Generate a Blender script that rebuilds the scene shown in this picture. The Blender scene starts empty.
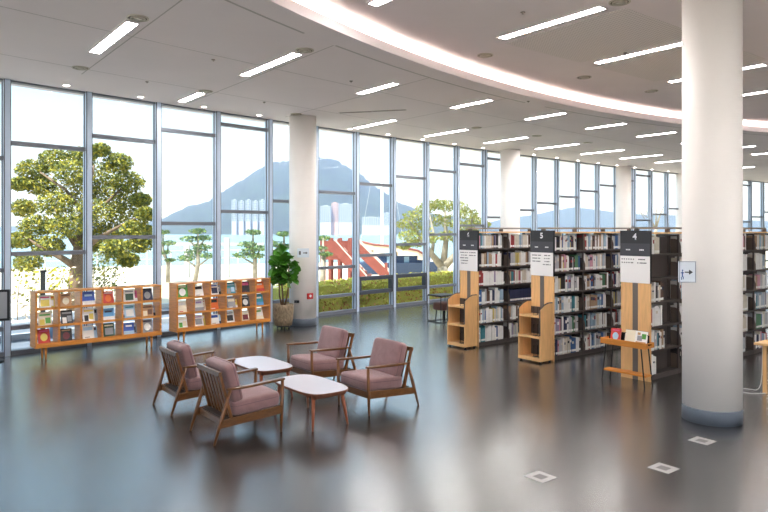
import bpy, bmesh, math, random
from mathutils import Vector, Matrix
R = random.Random(7)
S = bpy.context.scene
COL = S.collection
PI = math.pi
rad = math.radians
CAM_H = 2.15
TH = math.atan2(.613, .79)                     # the furniture grid is turned by this much
U = Vector((math.cos(TH), math.sin(TH), 0)); V = Vector((-math.sin(TH), math.cos(TH), 0))
CEIL, CEIL_HI = 4.70, 4.94

def uv(a, b, z=0.0):
    p = U * a + V * b
    return Vector((p.x, p.y, z))

# ------------------------------------------------------------------ materials
def lin(c):
    def f(x):
        x /= 255.0
        return x / 12.92 if x <= .04045 else ((x + .055) / 1.055) ** 2.4
    return (f(c[0]), f(c[1]), f(c[2]), 1.0)

MATS = {}
def mat(name, rgb, rough=.5, metal=0.0, var=0.0, scale=6.0, bump=0.0, bscale=40.0, stretch=None, spec=.5, coat=0.0, sheen=0.0):
    if name in MATS: return MATS[name]
    m = bpy.data.materials.new(name); m.use_nodes = True
    nt = m.node_tree; b = nt.nodes['Principled BSDF']
    c = lin(rgb)
    b.inputs['Base Color'].default_value = c
    b.inputs['Roughness'].default_value = rough
    b.inputs['Metallic'].default_value = metal
    b.inputs['Specular IOR Level'].default_value = spec
    b.inputs['Coat Weight'].default_value = coat
    b.inputs['Sheen Weight'].default_value = sheen
    if var or bump:
        tc = nt.nodes.new('ShaderNodeTexCoord')
        mp = nt.nodes.new('ShaderNodeMapping')
        if stretch: mp.inputs['Scale'].default_value = stretch
        nt.links.new(tc.outputs['Object'], mp.inputs['Vector'])
    if var:
        n = nt.nodes.new('ShaderNodeTexNoise'); n.inputs['Scale'].default_value = scale
        n.inputs['Detail'].default_value = 5
        nt.links.new(mp.outputs['Vector'], n.inputs['Vector'])
        r = nt.nodes.new('ShaderNodeValToRGB')
        r.color_ramp.elements[0].position = .3; r.color_ramp.elements[1].position = .7
        r.color_ramp.elements[0].color = tuple(max(0, x * (1 - var)) for x in c[:3]) + (1,)
        r.color_ramp.elements[1].color = tuple(min(1, x * (1 + var)) for x in c[:3]) + (1,)
        nt.links.new(n.outputs['Fac'], r.inputs['Fac'])
        nt.links.new(r.outputs['Color'], b.inputs['Base Color'])
    if bump:
        n2 = nt.nodes.new('ShaderNodeTexNoise'); n2.inputs['Scale'].default_value = bscale
        n2.inputs['Detail'].default_value = 4
        nt.links.new(mp.outputs['Vector'], n2.inputs['Vector'])
        bp = nt.nodes.new('ShaderNodeBump'); bp.inputs['Strength'].default_value = bump
        bp.inputs['Distance'].default_value = .02
        nt.links.new(n2.outputs['Fac'], bp.inputs['Height'])
        nt.links.new(bp.outputs['Normal'], b.inputs['Normal'])
    MATS[name] = m
    return m

def emis(name, rgb, strength):
    m = bpy.data.materials.new(name); m.use_nodes = True
    b = m.node_tree.nodes['Principled BSDF']
    b.inputs['Base Color'].default_value = (.8, .8, .8, 1)
    b.inputs['Emission Color'].default_value = lin(rgb)
    b.inputs['Emission Strength'].default_value = strength
    MATS[name] = m
    return m

def glass_mat(name, tint):
    m = bpy.data.materials.new(name); m.use_nodes = True
    nt = m.node_tree; nt.nodes.clear()
    o = nt.nodes.new('ShaderNodeOutputMaterial'); t = nt.nodes.new('ShaderNodeBsdfTransparent')
    g = nt.nodes.new('ShaderNodeBsdfGlossy'); mx = nt.nodes.new('ShaderNodeMixShader')
    lw = nt.nodes.new('ShaderNodeLayerWeight'); pw = nt.nodes.new('ShaderNodeMath'); pw.operation = 'POWER'; pw.inputs[1].default_value = 5
    ml = nt.nodes.new('ShaderNodeMath'); ml.operation = 'MULTIPLY_ADD'; ml.inputs[1].default_value = .75; ml.inputs[2].default_value = .008
    nt.links.new(lw.outputs['Facing'], pw.inputs[0]); nt.links.new(pw.outputs[0], ml.inputs[0])
    lw.inputs['Blend'].default_value = .5; fr = ml
    t.inputs['Color'].default_value = tint
    g.inputs['Roughness'].default_value = .02
    nt.links.new(fr.outputs[0], mx.inputs[0]); nt.links.new(t.outputs[0], mx.inputs[1])
    nt.links.new(g.outputs[0], mx.inputs[2]); nt.links.new(mx.outputs[0], o.inputs['Surface'])
    MATS[name] = m
    return m

GLASS = glass_mat('window_glass', (.95, .98, .985, 1))
WALL = mat('white_plaster', (236, 231, 226), .7, var=.03, scale=2)
PILLAR = mat('pillar_paint', (246, 239, 234), .55, var=.015, scale=1.5)
CEILM = mat('ceiling_board', (236, 227, 227), .85, var=.02, scale=.8)
CEILP = mat('ceiling_groove', (190, 183, 179), .9)
ALU = mat('window_aluminium', (196, 210, 230), .45, 0)
ALUD = mat('gasket', (66, 72, 84), .6)
ALUT = mat('transom_grey', (116, 120, 130), .5, 0)
BASEG = mat('grey_base_band', (104, 112, 124), .4)
OAK = mat('honey_oak', (208, 132, 52), .42, var=.16, scale=3.0, stretch=(1.5, 1.5, 14), bump=.05, bscale=30)
OAKH = mat('honey_oak_long', (208, 134, 56), .42, var=.16, scale=3.0, stretch=(1.2, 14, 14), bump=.05, bscale=30)
BEECH = mat('beech_board', (228, 178, 120), .5, var=.10, scale=3, stretch=(10, 10, 1.2))
BEECHH = mat('beech_shelf', (230, 184, 128), .5, var=.10, scale=3, stretch=(1.5, 10, 10))
WALNUT = mat('walnut_frame', (106, 64, 26), .35, var=.3, scale=5, stretch=(3, 12, 12), coat=.3)
WALNUTV = mat('walnut_leg', (116, 70, 30), .35, var=.3, scale=5, stretch=(12, 12, 2), coat=.3)
FABRIC = mat('mauve_fabric', (148, 112, 112), .9, var=.10, scale=14, bump=.35, bscale=260, sheen=.3)
PIPING = mat('mauve_piping', (112, 84, 86), .9)
TTOP = mat('table_laminate', (200, 195, 202), .28, var=.015, scale=4)
TEDGE = mat('table_edge_wood', (120, 66, 40), .4, var=.2, scale=6, stretch=(8, 8, 2))
TLEG = mat('table_leg_wood', (156, 86, 54), .4, var=.2, scale=6, stretch=(9, 9, 1.5))
STEELB = mat('bookcase_brown_steel', (84, 75, 72), .5, .1)
STEELC = mat('bookend_steel', (116, 102, 94), .55, .1)
STEELG = mat('rail_grey', (150, 142, 136), .45, .3)
BLACKM = mat('black_metal', (28, 27, 28), .45, .3)
SIGND = mat('sign_black', (38, 38, 43), .5)
SIGNG = mat('sign_charcoal', (62, 62, 69), .5)
SIGNW = mat('sign_white', (240, 236, 234), .55)
INKW = mat('sign_letter_white', (225, 225, 228), .6)
INKD = mat('sign_letter_grey', (90, 88, 92), .6)
STRIPE = mat('panel_stripe', (108, 98, 92), .5)
LEATHER = mat('brown_leather', (92, 60, 50), .5, bump=.1, bscale=80)
LEAF = mat('fig_leaf', (72, 128, 36), .4, var=.3, scale=5, coat=.15)
STEM = mat('fig_stem', (104, 78, 54), .8, var=.2, scale=12)
POT = mat('stone_pot', (140, 122, 98), .85, var=.35, scale=26, bump=.9, bscale=32, stretch=(1, 1, .6))
SOIL = mat('potting_soil', (62, 46, 36), .95, bump=.6, bscale=60)
BLUE = mat('exit_blue', (54, 92, 150), .5)
PALEB = mat('exit_pale', (222, 228, 238), .5)
REDS = mat('alarm_red', (196, 36, 36), .45)
WHITEP = mat('white_plastic', (238, 238, 236), .5)
CABLE = mat('cable_white', (210, 208, 204), .5)
VENTM = mat('vent_metal', (196, 188, 174), .45, .3)
VENTD = mat('vent_dark', (124, 115, 106), .7)
SOCK = mat('socket_steel', (176, 173, 172), .5, .2)
SOCKD = mat('socket_lid', (112, 108, 108), .5)
LAMP = emis('lamp_diffuser', (255, 252, 250), 34.0)
DOWN = emis('downlight_lens', (255, 243, 228), 20.0)
COVE = emis('cove_tube', (255, 242, 230), 13.0)
BARK = mat('bark', (120, 100, 80), .9, var=.3, scale=6, bump=.6, bscale=14)
BARKG = mat('grey_bark', (150, 142, 128), .9, var=.25, scale=5, bump=.5, bscale=14)
LF1 = mat('leaf_olive', (122, 126, 48), .6)
LF2 = mat('leaf_yellow_green', (176, 164, 54), .6)
LF4 = mat('leaf_pale_yellow', (156, 152, 76), .6)
LF3 = mat('leaf_deep', (84, 98, 50), .6)
PN1 = mat('pine_needle', (88, 118, 70), .7)
PN2 = mat('pine_light', (136, 154, 88), .7)
PN3 = mat('pine_deep', (62, 92, 70), .7)  # darker needle tone, mixed in at random
HG1 = mat('hedge_yellow', (212, 208, 98), .7)
HG2 = mat('hedge_green', (178, 172, 78), .7)
HG3 = mat('hedge_russet', (190, 134, 86), .7)
SAND = mat('pale_paving', (214, 200, 178), .9, var=.06, scale=.6)
REDW = mat('red_timber', (130, 66, 56), .6, var=.15, scale=4)
CREAM = mat('cream_canvas', (226, 204, 180), .8)
NAVYP = mat('navy_paint', (48, 70, 104), .6)
MASTM = mat('mast_white', (214, 216, 220), .5)
FENCE = mat('rail_stone_grey', (176, 176, 172), .7)

# floor: polished dark vinyl tiles
def floor_mat():
    m = bpy.data.materials.new('polished_floor'); m.use_nodes = True
    nt = m.node_tree; b = nt.nodes['Principled BSDF']
    tc = nt.nodes.new('ShaderNodeTexCoord'); mp = nt.nodes.new('ShaderNodeMapping')
    mp.inputs['Rotation'].default_value = (0, 0, -TH)
    nt.links.new(tc.outputs['Object'], mp.inputs['Vector'])
    def noise(sc, det):
        n = nt.nodes.new('ShaderNodeTexNoise'); n.inputs['Scale'].default_value = sc; n.inputs['Detail'].default_value = det
        nt.links.new(mp.outputs['Vector'], n.inputs['Vector']); return n
    def mrange(src, lo, hi):
        r = nt.nodes.new('ShaderNodeMapRange'); r.clamp = False
        r.inputs[1].default_value = 0; r.inputs[2].default_value = 1; r.inputs[3].default_value = lo; r.inputs[4].default_value = hi
        nt.links.new(src, r.inputs[0]); return r.outputs[0]
    n = noise(1.6, 2)
    r = nt.nodes.new('ShaderNodeMix'); r.data_type = 'RGBA'; r.inputs[6].default_value = lin((38, 36, 36)); r.inputs[7].default_value = lin((64, 61, 60))
    nt.links.new(n.outputs['Fac'], r.inputs[0])
    br = nt.nodes.new('ShaderNodeTexBrick'); br.offset = 0.0
    br.inputs['Scale'].default_value = 1.0
    br.inputs['Brick Width'].default_value = .9; br.inputs['Row Height'].default_value = .45
    br.inputs['Mortar Size'].default_value = .0025; br.inputs['Mortar Smooth'].default_value = .3
    br.inputs['Color1'].default_value = (1, 1, 1, 1); br.inputs['Color2'].default_value = (.95, .95, .95, 1)
    br.inputs['Mortar'].default_value = (.72, .72, .72, 1)
    nt.links.new(mp.outputs['Vector'], br.inputs['Vector'])
    mx = nt.nodes.new('ShaderNodeMix'); mx.data_type = 'RGBA'; mx.blend_type = 'MULTIPLY'
    mx.inputs[0].default_value = 1
    nt.links.new(r.outputs[2], mx.inputs[6]); nt.links.new(br.outputs['Color'], mx.inputs[7])
    nt.links.new(mx.outputs[2], b.inputs['Base Color'])
    n2 = noise(1.3, 3)
    nt.links.new(mrange(n2.outputs['Fac'], .18, .28), b.inputs['Roughness'])
    b.inputs['Coat Weight'].default_value = .9; b.inputs['Coat Roughness'].default_value = .26; b.inputs['Coat IOR'].default_value = 1.62
    b.inputs['Specular IOR Level'].default_value = .7
    return m
FLOORM = floor_mat()

# ------------------------------------------------------------------ mesh builder
class MB:
    def __init__(s): s.v = []; s.f = []; s.m = []
    def add(s, vs, fs, m=0, M=None):
        o = len(s.v)
        for p in vs:
            p = Vector(p)
            s.v.append(M @ p if M else p)
        for q in fs: s.f.append([i + o for i in q]); s.m.append(m)
        return s
    def box(s, x0, x1, y0, y1, z0, z1, m=0, M=None):
        vs = [(x0, y0, z0), (x1, y0, z0), (x1, y1, z0), (x0, y1, z0), (x0, y0, z1), (x1, y0, z1), (x1, y1, z1), (x0, y1, z1)]
        fs = [(0, 3, 2, 1), (4, 5, 6, 7), (0, 1, 5, 4), (1, 2, 6, 5), (2, 3, 7, 6), (3, 0, 4, 7)]
        return s.add(vs, fs, m, M)
    def hexa(s, bot, top, m=0):
        return s.add(list(bot) + list(top), [(0, 3, 2, 1), (4, 5, 6, 7), (0, 1, 5, 4), (1, 2, 6, 5), (2, 3, 7, 6), (3, 0, 4, 7)], m)
    def tube(s, pts, rs, n=8, m=0, cap=True):
        pts = [Vector(p) for p in pts]
        if not isinstance(rs, (list, tuple)): rs = [rs] * len(pts)
        vs = []; N = len(pts)
        for i, p in enumerate(pts):
            d = (pts[min(i + 1, N - 1)] - pts[max(i - 1, 0)]).normalized()
            a = Vector((0, 0, 1)) if abs(d.z) < .9 else Vector((1, 0, 0))
            e1 = d.cross(a).normalized(); e2 = d.cross(e1)
            for k in range(n):
                t = 2 * PI * k / n
                vs.append(p + (e1 * math.cos(t) + e2 * math.sin(t)) * rs[i])
        fs = []
        for i in range(N - 1):
            for k in range(n):
                k2 = (k + 1) % n
                fs.append((i * n + k, i * n + k2, (i + 1) * n + k2, (i + 1) * n + k))
        if cap:
            fs.append(tuple(range(n))); fs.append(tuple((N - 1) * n + k for k in reversed(range(n))))
        return s.add(vs, fs, m)
    def lathe(s, prof, n=32, m=0, c=(0, 0), cap=True):
        vs = []
        for r, z in prof:
            for k in range(n):
                t = 2 * PI * k / n
                vs.append((c[0] + r * math.cos(t), c[1] + r * math.sin(t), z))
        fs = []
        for i in range(len(prof) - 1):
            for k in range(n):
                k2 = (k + 1) % n
                fs.append((i * n + k, i * n + k2, (i + 1) * n + k2, (i + 1) * n + k))
        if cap:
            fs.append(tuple(reversed(range(n)))); fs.append(tuple((len(prof) - 1) * n + k for k in range(n)))
        return s.add(vs, fs, m)
    def prism(s, poly, z0, z1, m=0, M=None):
        n = len(poly)
        vs = [(x, y, z0) for x, y in poly] + [(x, y, z1) for x, y in poly]
        fs = [tuple(reversed(range(n))), tuple(range(n, 2 * n))] + [(i, (i + 1) % n, n + (i + 1) % n, n + i) for i in range(n)]
        return s.add(vs, fs, m, M)
    def build(s, name, mats, parent=None, smooth=False, bevel=0, loc=None, rotz=0, sub=0):
        me = bpy.data.meshes.new(name)
        me.from_pydata([tuple(p) for p in s.v], [], s.f)
        if not isinstance(mats, (list, tuple)): mats = [mats]
        for x in mats: me.materials.append(x)
        me.polygons.foreach_set('material_index', s.m)
        if smooth: me.polygons.foreach_set('use_smooth', [True] * len(s.f))
        me.update()
        bm = bmesh.new(); bm.from_mesh(me); bmesh.ops.recalc_face_normals(bm, faces=bm.faces[:])
        bm.to_mesh(me); bm.free()
        o = bpy.data.objects.new(name, me); COL.objects.link(o)
        if parent: o.parent = parent
        if loc is not None: o.location = loc
        o.rotation_euler = (0, 0, rotz)
        if bevel:
            b = o.modifiers.new('bevel', 'BEVEL'); b.width = bevel; b.segments = 2; b.limit_method = 'ANGLE'
        if sub:
            b = o.modifiers.new('sub', 'SUBSURF'); b.levels = sub; b.render_levels = sub
        return o

def tag(o, label=None, cat=None, group=None, kind=None):
    if label: o['label'] = label
    if cat: o['category'] = cat
    if group: o['group'] = group
    if kind: o['kind'] = kind
    return o
def root(name, loc, rotz=0, label=None, cat=None, group=None, kind=None):
    o = bpy.data.objects.new(name, None); COL.objects.link(o)
    o.empty_display_size = .1
    o.location = loc; o.rotation_euler = (0, 0, rotz)
    return tag(o, label, cat, group, kind)
def dup(r, loc, rotz, label, group=None):
    c = r.copy(); COL.objects.link(c); c.location = loc; c.rotation_euler = (0, 0, rotz)
    c['label'] = label
    if group: c['group'] = group
    for ch in list(r.children):
        d = ch.copy(); COL.objects.link(d); d.parent = c
        for g in list(ch.children):
            e = g.copy(); COL.objects.link(e); e.parent = d
    return c
def meshed(name, cu, parent):
    tmp = bpy.data.objects.new(name + '_tmp', cu); COL.objects.link(tmp)
    dg = bpy.context.evaluated_depsgraph_get(); dg.update()
    me = bpy.data.meshes.new_from_object(tmp.evaluated_get(dg)); me.name = name
    bpy.data.objects.remove(tmp)
    o = bpy.data.objects.new(name, me); COL.objects.link(o)
    if parent: o.parent = parent
    return o
def curve_tube(name, pts, r, m, parent=None):
    cu = bpy.data.curves.new(name, 'CURVE'); cu.dimensions = '3D'; cu.bevel_depth = r; cu.bevel_resolution = 2
    sp = cu.splines.new('NURBS'); sp.points.add(len(pts) - 1); sp.use_endpoint_u = True; sp.order_u = 3
    for i, p in enumerate(pts): sp.points[i].co = (*p, 1)
    cu.materials.append(m)
    return meshed(name, cu, parent)
def text(name, s, size, m, parent, M, extrude=.001):
    cu = bpy.data.curves.new(name, 'FONT'); cu.body = s; cu.size = size; cu.extrude = extrude
    cu.align_x = 'CENTER'; cu.align_y = 'CENTER'; cu.offset = .003
    cu.materials.append(m)
    o = meshed(name, cu, parent); o.matrix_local = M
    return o
ORD = ['first', 'second', 'third', 'fourth', 'fifth', 'sixth', 'seventh', 'eighth', 'ninth', 'tenth', 'eleventh', 'twelfth', 'thirteenth',
       'fourteenth', 'fifteenth', 'sixteenth', 'seventeenth', 'eighteenth', 'nineteenth', 'twentieth', 'twenty-first', 'twenty-second',
       'twenty-third', 'twenty-fourth', 'twenty-fifth', 'twenty-sixth', 'twenty-seventh', 'twenty-eighth', 'twenty-ninth', 'thirtieth',
       'thirty-first', 'thirty-second', 'thirty-third', 'thirty-fourth', 'thirty-fifth', 'thirty-sixth']

# ------------------------------------------------------------------ the curved glass wall
WX0, WY0, WA, WK, WS = -6.437, 11.244, .7305, .005865, 1.388
def wall_pt(s):                                 # arc length from the first mullion -> point and bearing
    n = max(2, int(abs(s) / .25)); x, y = WX0, WY0; ds = s / n
    for i in range(n):
        a = WA + WK * (i + .5) * ds
        x += math.sin(a) * ds; y += math.cos(a) * ds
    return Vector((x, y, 0)), WA + WK * s
B0, B1 = -9, 33
WP = {i: wall_pt(i * WS) for i in range(B0, B1 + 1)}
TR = [-.42 + 2.15]
for i in range(B0, B1):
    p, a = WP[i]; q, _ = WP[i + 1]
    d = q - p; L = d.length; phi = math.atan2(d.y, d.x)
    w = root('window_%d' % (i - B0 + 1), p, phi, kind='structure')
    mb = MB().box(-.045, .045, -.075, .11, 0, CEIL, 0)
    mb.build('mullion', [ALU], w, bevel=.004)
    g = MB()
    for x0 in (.045, -.055):
        for y0 in (-.073, .03): g.box(x0, x0 + .01, y0, y0 + .02, 0, CEIL)
    g.build('gasket', ALUD, w)
    t = MB()
    hs = []
    h = 1.73 + .272 * i
    h = .52 + ((h - .52) % 1.905)
    while h < CEIL - .12:
        if h > .62: hs.append(h)
        h += 1.905
    hs.append(.46)
    for z in hs: t.box(.056, L - .056, -.03, .1, z - .036, z + .036)
    t.build('transom', ALUT, w, bevel=.003)
    sl = MB().box(.056, L - .056, -.05, .12, 0, .075); sl.build('bottom_frame', ALUT, w)
    hd = MB().box(.056, L - .056, -.03, .1, CEIL - .03, CEIL); hd.build('head_frame', ALUT, w)
    if i in (6, 7):
        f = MB(); f.box(.06, L - .06, -.07, .06, .80, .90); f.box(.06, L - .06, -.07, .06, .44, .53)
        f.box(.06, .13, -.07, .06, .53, .80); f.box(L - .13, L - .06, -.07, .06, .53, .80)
        f.build('vent_sash', ALUD, w, bevel=.004)
    gp = MB(); gp.box(.056, L - .056, .035, .041, .085, CEIL - .03); gp.build('pane', GLASS, w)

# cove circle fitted to the curved ceiling edge
def fit_circle(ps):
    sx = [[0] * 4 for _ in range(3)]
    for x, y in ps:
        row = (x, y, 1); r = -(x * x + y * y)
        for a in range(3):
            for b in range(3): sx[a][b] += row[a] * row[b]
            sx[a][3] += row[a] * r
    for a in range(3):
        pv = sx[a][a]
        sx[a] = [q / pv for q in sx[a]]
        for b in range(3):
            if b != a:
                k = sx[b][a]; sx[b] = [sx[b][c] - k * sx[a][c] for c in range(4)]
    D, E_, F = sx[0][3], sx[1][3], sx[2][3]
    return -D / 2, -E_ / 2, math.sqrt(D * D / 4 + E_ * E_ / 4 - F)
CX, CY, CR = fit_circle([(-1.3, 7.33), (.23, 9.65), (3.58, 13.44), (7.07, 15.77), (9.25, 17.0)])
print('COVE', CX, CY, CR)
AMID = math.atan2(13.44 - CY, 3.58 - CX)
NA = 72
def cove(r, k):
    a = AMID + rad(62) * (1 - 2 * k / NA)
    return (CX + r * math.cos(a), CY + r * math.sin(a))

# floor, ceilings
bw = [WP[i][0] for i in range(B0, B1 + 1)]
BACK = -8.0
fl = MB(); poly = [(p.x - .05, p.y + .06) for p in bw] + [(bw[-1].x, BACK), (bw[0].x, BACK)]
fl.prism(poly, -.25, 0); tag(fl.build('floor', FLOORM), kind='structure')
up = MB(); poly = [(p.x - .35, p.y + .35) for p in bw] + [(bw[-1].x + .4, BACK), (bw[0].x - .4, BACK)]
up.prism(poly, CEIL_HI, CEIL_HI + .4)
ceil_up = tag(up.build('ceiling_upper', CEILM), kind='structure')
lo = MB()
# lower ceiling: strip between the cove edge and the glass wall
inner = [cove(CR, k) for k in range(NA + 1)]
op = [(p.x - .3, p.y + .3) for p in bw]
poly = inner + [op[-1]] + list(reversed(op))[1:]
bm = bmesh.new()
vs = [bm.verts.new((x, y, CEIL)) for x, y in poly]
fc = bm.faces.new(vs)
bmesh.ops.triangulate(bm, faces=[fc])
me = bpy.data.meshes.new('ceiling_lower'); bm.to_mesh(me); bm.free()
me.materials.append(CEILM)
clo = bpy.data.objects.new('ceiling_lower', me); COL.objects.link(clo); tag(clo, kind='structure')
sm = clo.modifiers.new('thick', 'SOLIDIFY'); sm.thickness = .03; sm.offset = 1 if me.polygons[0].normal.z > 0 else -1
# fascia lip + trough
lip = MB()
for k in range(NA):
    a0, a1 = cove(CR - .02, k), cove(CR - .02, k + 1); b0, b1 = cove(CR + .025, k), cove(CR + .025, k + 1)
    lip.hexa([(*a0, CEIL - .012), (*a1, CEIL - .012), (*b1, CEIL - .012), (*b0, CEIL - .012)], [(*a0, CEIL + .115), (*a1, CEIL + .115), (*b1, CEIL + .115), (*b0, CEIL + .115)])
tag(lip.build('trim_1', CEILM), kind='structure')
back = MB()
for k in range(NA):
    a0, a1 = cove(CR + .42, k), cove(CR + .42, k + 1); b0, b1 = cove(CR + .45, k), cove(CR + .45, k + 1)
    back.hexa([(*a0, CEIL + .03), (*a1, CEIL + .03), (*b1, CEIL + .03), (*b0, CEIL + .03)], [(*a0, CEIL_HI), (*a1, CEIL_HI), (*b1, CEIL_HI), (*b0, CEIL_HI)])
tag(back.build('trim_2', CEILM), kind='structure')
tb = MB()
for k in range(NA):
    a0, a1 = cove(CR + .13, k), cove(CR + .13, k + 1); b0, b1 = cove(CR + .17, k), cove(CR + .17, k + 1)
    tb.hexa([(*a0, CEIL + .04), (*a1, CEIL + .04), (*b1, CEIL + .04), (*b0, CEIL + .04)], [(*a0, CEIL + .07), (*a1, CEIL + .07), (*b1, CEIL + .07), (*b0, CEIL + .07)])
tag(tb.build('cove_light', COVE), 'continuous warm light tube hidden behind the curved ceiling edge', 'light')
# grooves in the lower ceiling
gr = MB()
def groove(p, q, w=.022, z=CEIL):
    p, q = Vector((*p, 0)), Vector((*q, 0)); n = (q - p).normalized().cross(Vector((0, 0, 1))) * w / 2
    gr.hexa([(p + n)[:2] + (z - .0015,), (q + n)[:2] + (z - .0015,), (q - n)[:2] + (z - .0015,), (p - n)[:2] + (z - .0015,)],
            [(p + n)[:2] + (z + .01,), (q + n)[:2] + (z + .01,), (q - n)[:2] + (z + .01,), (p - n)[:2] + (z + .01,)])
for k in range(10, NA - 6):
    if k % 9 != 8: groove(cove(CR + .42, k), cove(CR + .42, k + 1), .035)
for uu in (2.72, 5.05, 7.4, 9.75, 12.1):
    # from the groove to the glass wall
    p = uv(uu, 6.0); v0 = 4
    for s in range(300):
        q = uv(uu, 3 + s * .05)
        if (Vector((q.x - CX, q.y - CY, 0))).length > CR + .42: v0 = 3 + s * .05; break
    groove(uv(uu, v0)[:2], uv(uu, 13.2 if uu > 4 else 11.6)[:2], .018)
for off in (1.75, 4.0):
    for i in range(-3, 14):
        (p, a), (q, b) = wall_pt(i * WS), wall_pt((i + 1) * WS)
        n0, n1 = Vector((math.cos(a), -math.sin(a), 0)), Vector((math.cos(b), -math.sin(b), 0))
        p, q = p + n0 * off, q + n1 * off
        if (q - Vector((CX, CY, 0))).length > CR + .5 and (p - Vector((CX, CY, 0))).length > CR + .5: groove(p[:2], q[:2], .014)
tag(gr.build('trim_3', CEILP), kind='structure')
# perforated boards in the raised ceiling
def perf_mat():
    m = bpy.data.materials.new('perforated_board'); m.use_nodes = True
    nt = m.node_tree; b = nt.nodes['Principled BSDF']; b.inputs['Roughness'].default_value = .85
    tc = nt.nodes.new('ShaderNodeTexCoord'); vo = nt.nodes.new('ShaderNodeTexVoronoi'); vo.voronoi_dimensions = '2D'
    vo.inputs['Scale'].default_value = 20; vo.inputs['Randomness'].default_value = 0
    nt.links.new(tc.outputs['Object'], vo.inputs['Vector'])
    r = nt.nodes.new('ShaderNodeValToRGB'); r.color_ramp.elements[0].position = .22; r.color_ramp.elements[1].position = .3
    r.color_ramp.elements[0].color = lin((200, 193, 190)); r.color_ramp.elements[1].color = lin((234, 227, 224))
    nt.links.new(vo.outputs['Distance'], r.inputs['Fac']); nt.links.new(r.outputs['Color'], b.inputs['Base Color'])
    return m
PERF = perf_mat()
for k, u0 in enumerate((7.5, 9.8)):
    q = MB().box(0, 1.85, 0, 2.0, -.004, .004)
    tag(q.build('trim_%d' % (4 + k), PERF, None, loc=uv(u0, 4.7, CEIL_HI), rotz=TH), kind='structure')
# back and end walls of the hall
wb = MB(); wb.box(bw[0].x - .4, bw[-1].x + .4, BACK - .2, BACK, 0, .4); wb.box(bw[0].x - .4, bw[-1].x + .4, BACK - .2, BACK, 4.5, CEIL_HI)
nb = 22; bx_ = [bw[0].x + (bw[-1].x - bw[0].x) * k / nb for k in range(nb + 1)]
for x in bx_: wb.box(x - .12, x + .12, BACK - .2, BACK, .4, 4.5)
tag(wb.build('wall_back', WALL), kind='structure')
for k in range(nb):  # back panes, added out of view to let daylight into the hall
    q = MB(); q.box(bx_[k] + .12, bx_[k + 1] - .12, BACK - .1, BACK - .094, .4, 4.5)
    tag(q.build('window_%d' % (60 + k), GLASS), kind='structure')
fb = MB(); fb.box(bw[0].x + .2, bw[-1].x - .2, BACK + .05, -1.6, 0, .012)  # pale floor added out of view to throw light up at the ceiling
tag(fb.build('floor_bounce', mat('pale_floor_bounce', (206, 206, 210), .5, var=.06, scale=2, stretch=(1, 8, 1))), kind='structure')
wr = MB(); wr.box(bw[-1].x, bw[-1].x + .2, BACK, bw[-1].y, 0, CEIL_HI); tag(wr.build('wall_right', WALL), kind='structure')

# ------------------------------------------------------------------ pillars
def pillar(x, y, r, label):
    c = root('pillar', (x, y, 0), 0, label, 'pillar', kind='structure')
    MB().lathe([(r, .16), (r, 2.0), (r, CEIL if (Vector((x - CX, y - CY, 0)).length > CR) else CEIL_HI)], 64).build('shaft', PILLAR, c, smooth=False)
    MB().lathe([(r + .004, 0), (r + .004, .15), (r, .16)], 64).build('base_band', BASEG, c)
    for ch in c.children:
        for p in ch.data.polygons: p.use_smooth = abs(p.normal.z) < .5
    return c
pillar(3.72, 7.49, .31, 'large white round pillar in front of the bookcase with sign 4')
pillar(-1.84, 14.95, .305, 'white round pillar behind the potted fig')
pillar(4.05, 21.2, .31, 'white round pillar by the windows behind sign 5 bookcase')
pillar(9.7, 26.8, .32, 'white round pillar by the windows above sign 4 bookcase')
pillar(13.7, 30.2, .32, 'distant white round pillar half hidden beside the large pillar')

# signs on pillars
def pill_dir(px, py, to):                        # direction angle from pillar to target
    return math.atan2(to[1] - py, to[0] - px)
def plate(name, px, py, r, ang, z, label, cat):
    o = root(name, (px + math.cos(ang) * r, py + math.sin(ang) * r, z), ang + PI / 2, label, cat)
    return o                                     # local -y faces out, x runs across
s = root('exit_sign', (3.203, 7.19, 1.575), rad(-3), 'white emergency exit sign with blue figure and arrow on the large pillar', 'sign')
MB().box(.11, .165, 0, .12, .08, .15).build('bracket', SIGNG, s)
MB().box(0, .178, -.03, 0, 0, .23).build('panel', PALEB, s, bevel=.004)
fr = MB(); fr.box(0, .178, -.034, -.03, 0, .008); fr.box(0, .178, -.034, -.03, .222, .23); fr.box(0, .008, -.034, -.03, 0, .23); fr.box(.17, .178, -.034, -.03, 0, .23)
fr.build('border', mat('sign_edge', (142, 150, 168), .5), s)
ar = MB(); ar.box(.06, .12, -.034, -.03, .106, .118); ar.prism([(.105, .085), (.145, .112), (.105, .14)], .03, .034, M=Matrix.Rotation(PI / 2, 4, 'X'))
ar.build('arrow', SIGNG, s)
fg = MB(); fg.box(.028, .04, -.034, -.03, .06, .12); fg.box(.018, .05, -.034, -.03, .10, .11); fg.box(.03, .042, -.034, -.03, .124, .14); fg.box(.022, .03, -.034, -.03, .03, .06); fg.box(.04, .048, -.034, -.03, .035, .065)
fg.build('running_figure', BLUE, s)
a = pill_dir(-1.84, 14.95, (0, 0))
s = plate('wall_sign', -1.84, 14.95, .306, a + .02, 1.53, 'small white notice with arrow on the pillar behind the fig', 'sign')
MB().box(-.13, .13, -.012, .03, 0, .2).build('panel', PALEB, s)
k = MB(); k.box(.0, .07, -.016, -.012, .09, .11); k.prism([(.06, .07), (.10, .10), (.06, .13)], .012, .016, M=Matrix.Rotation(PI / 2, 4, 'X')); k.box(-.09, -.05, -.016, -.012, .06, .14)
k.build('arrow', INKD, s)
s = plate('fire_alarm_sign', -1.84, 14.95, .302, a + .55, .60, 'small red fire alarm plate low on the pillar behind the fig', 'sign')
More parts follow.
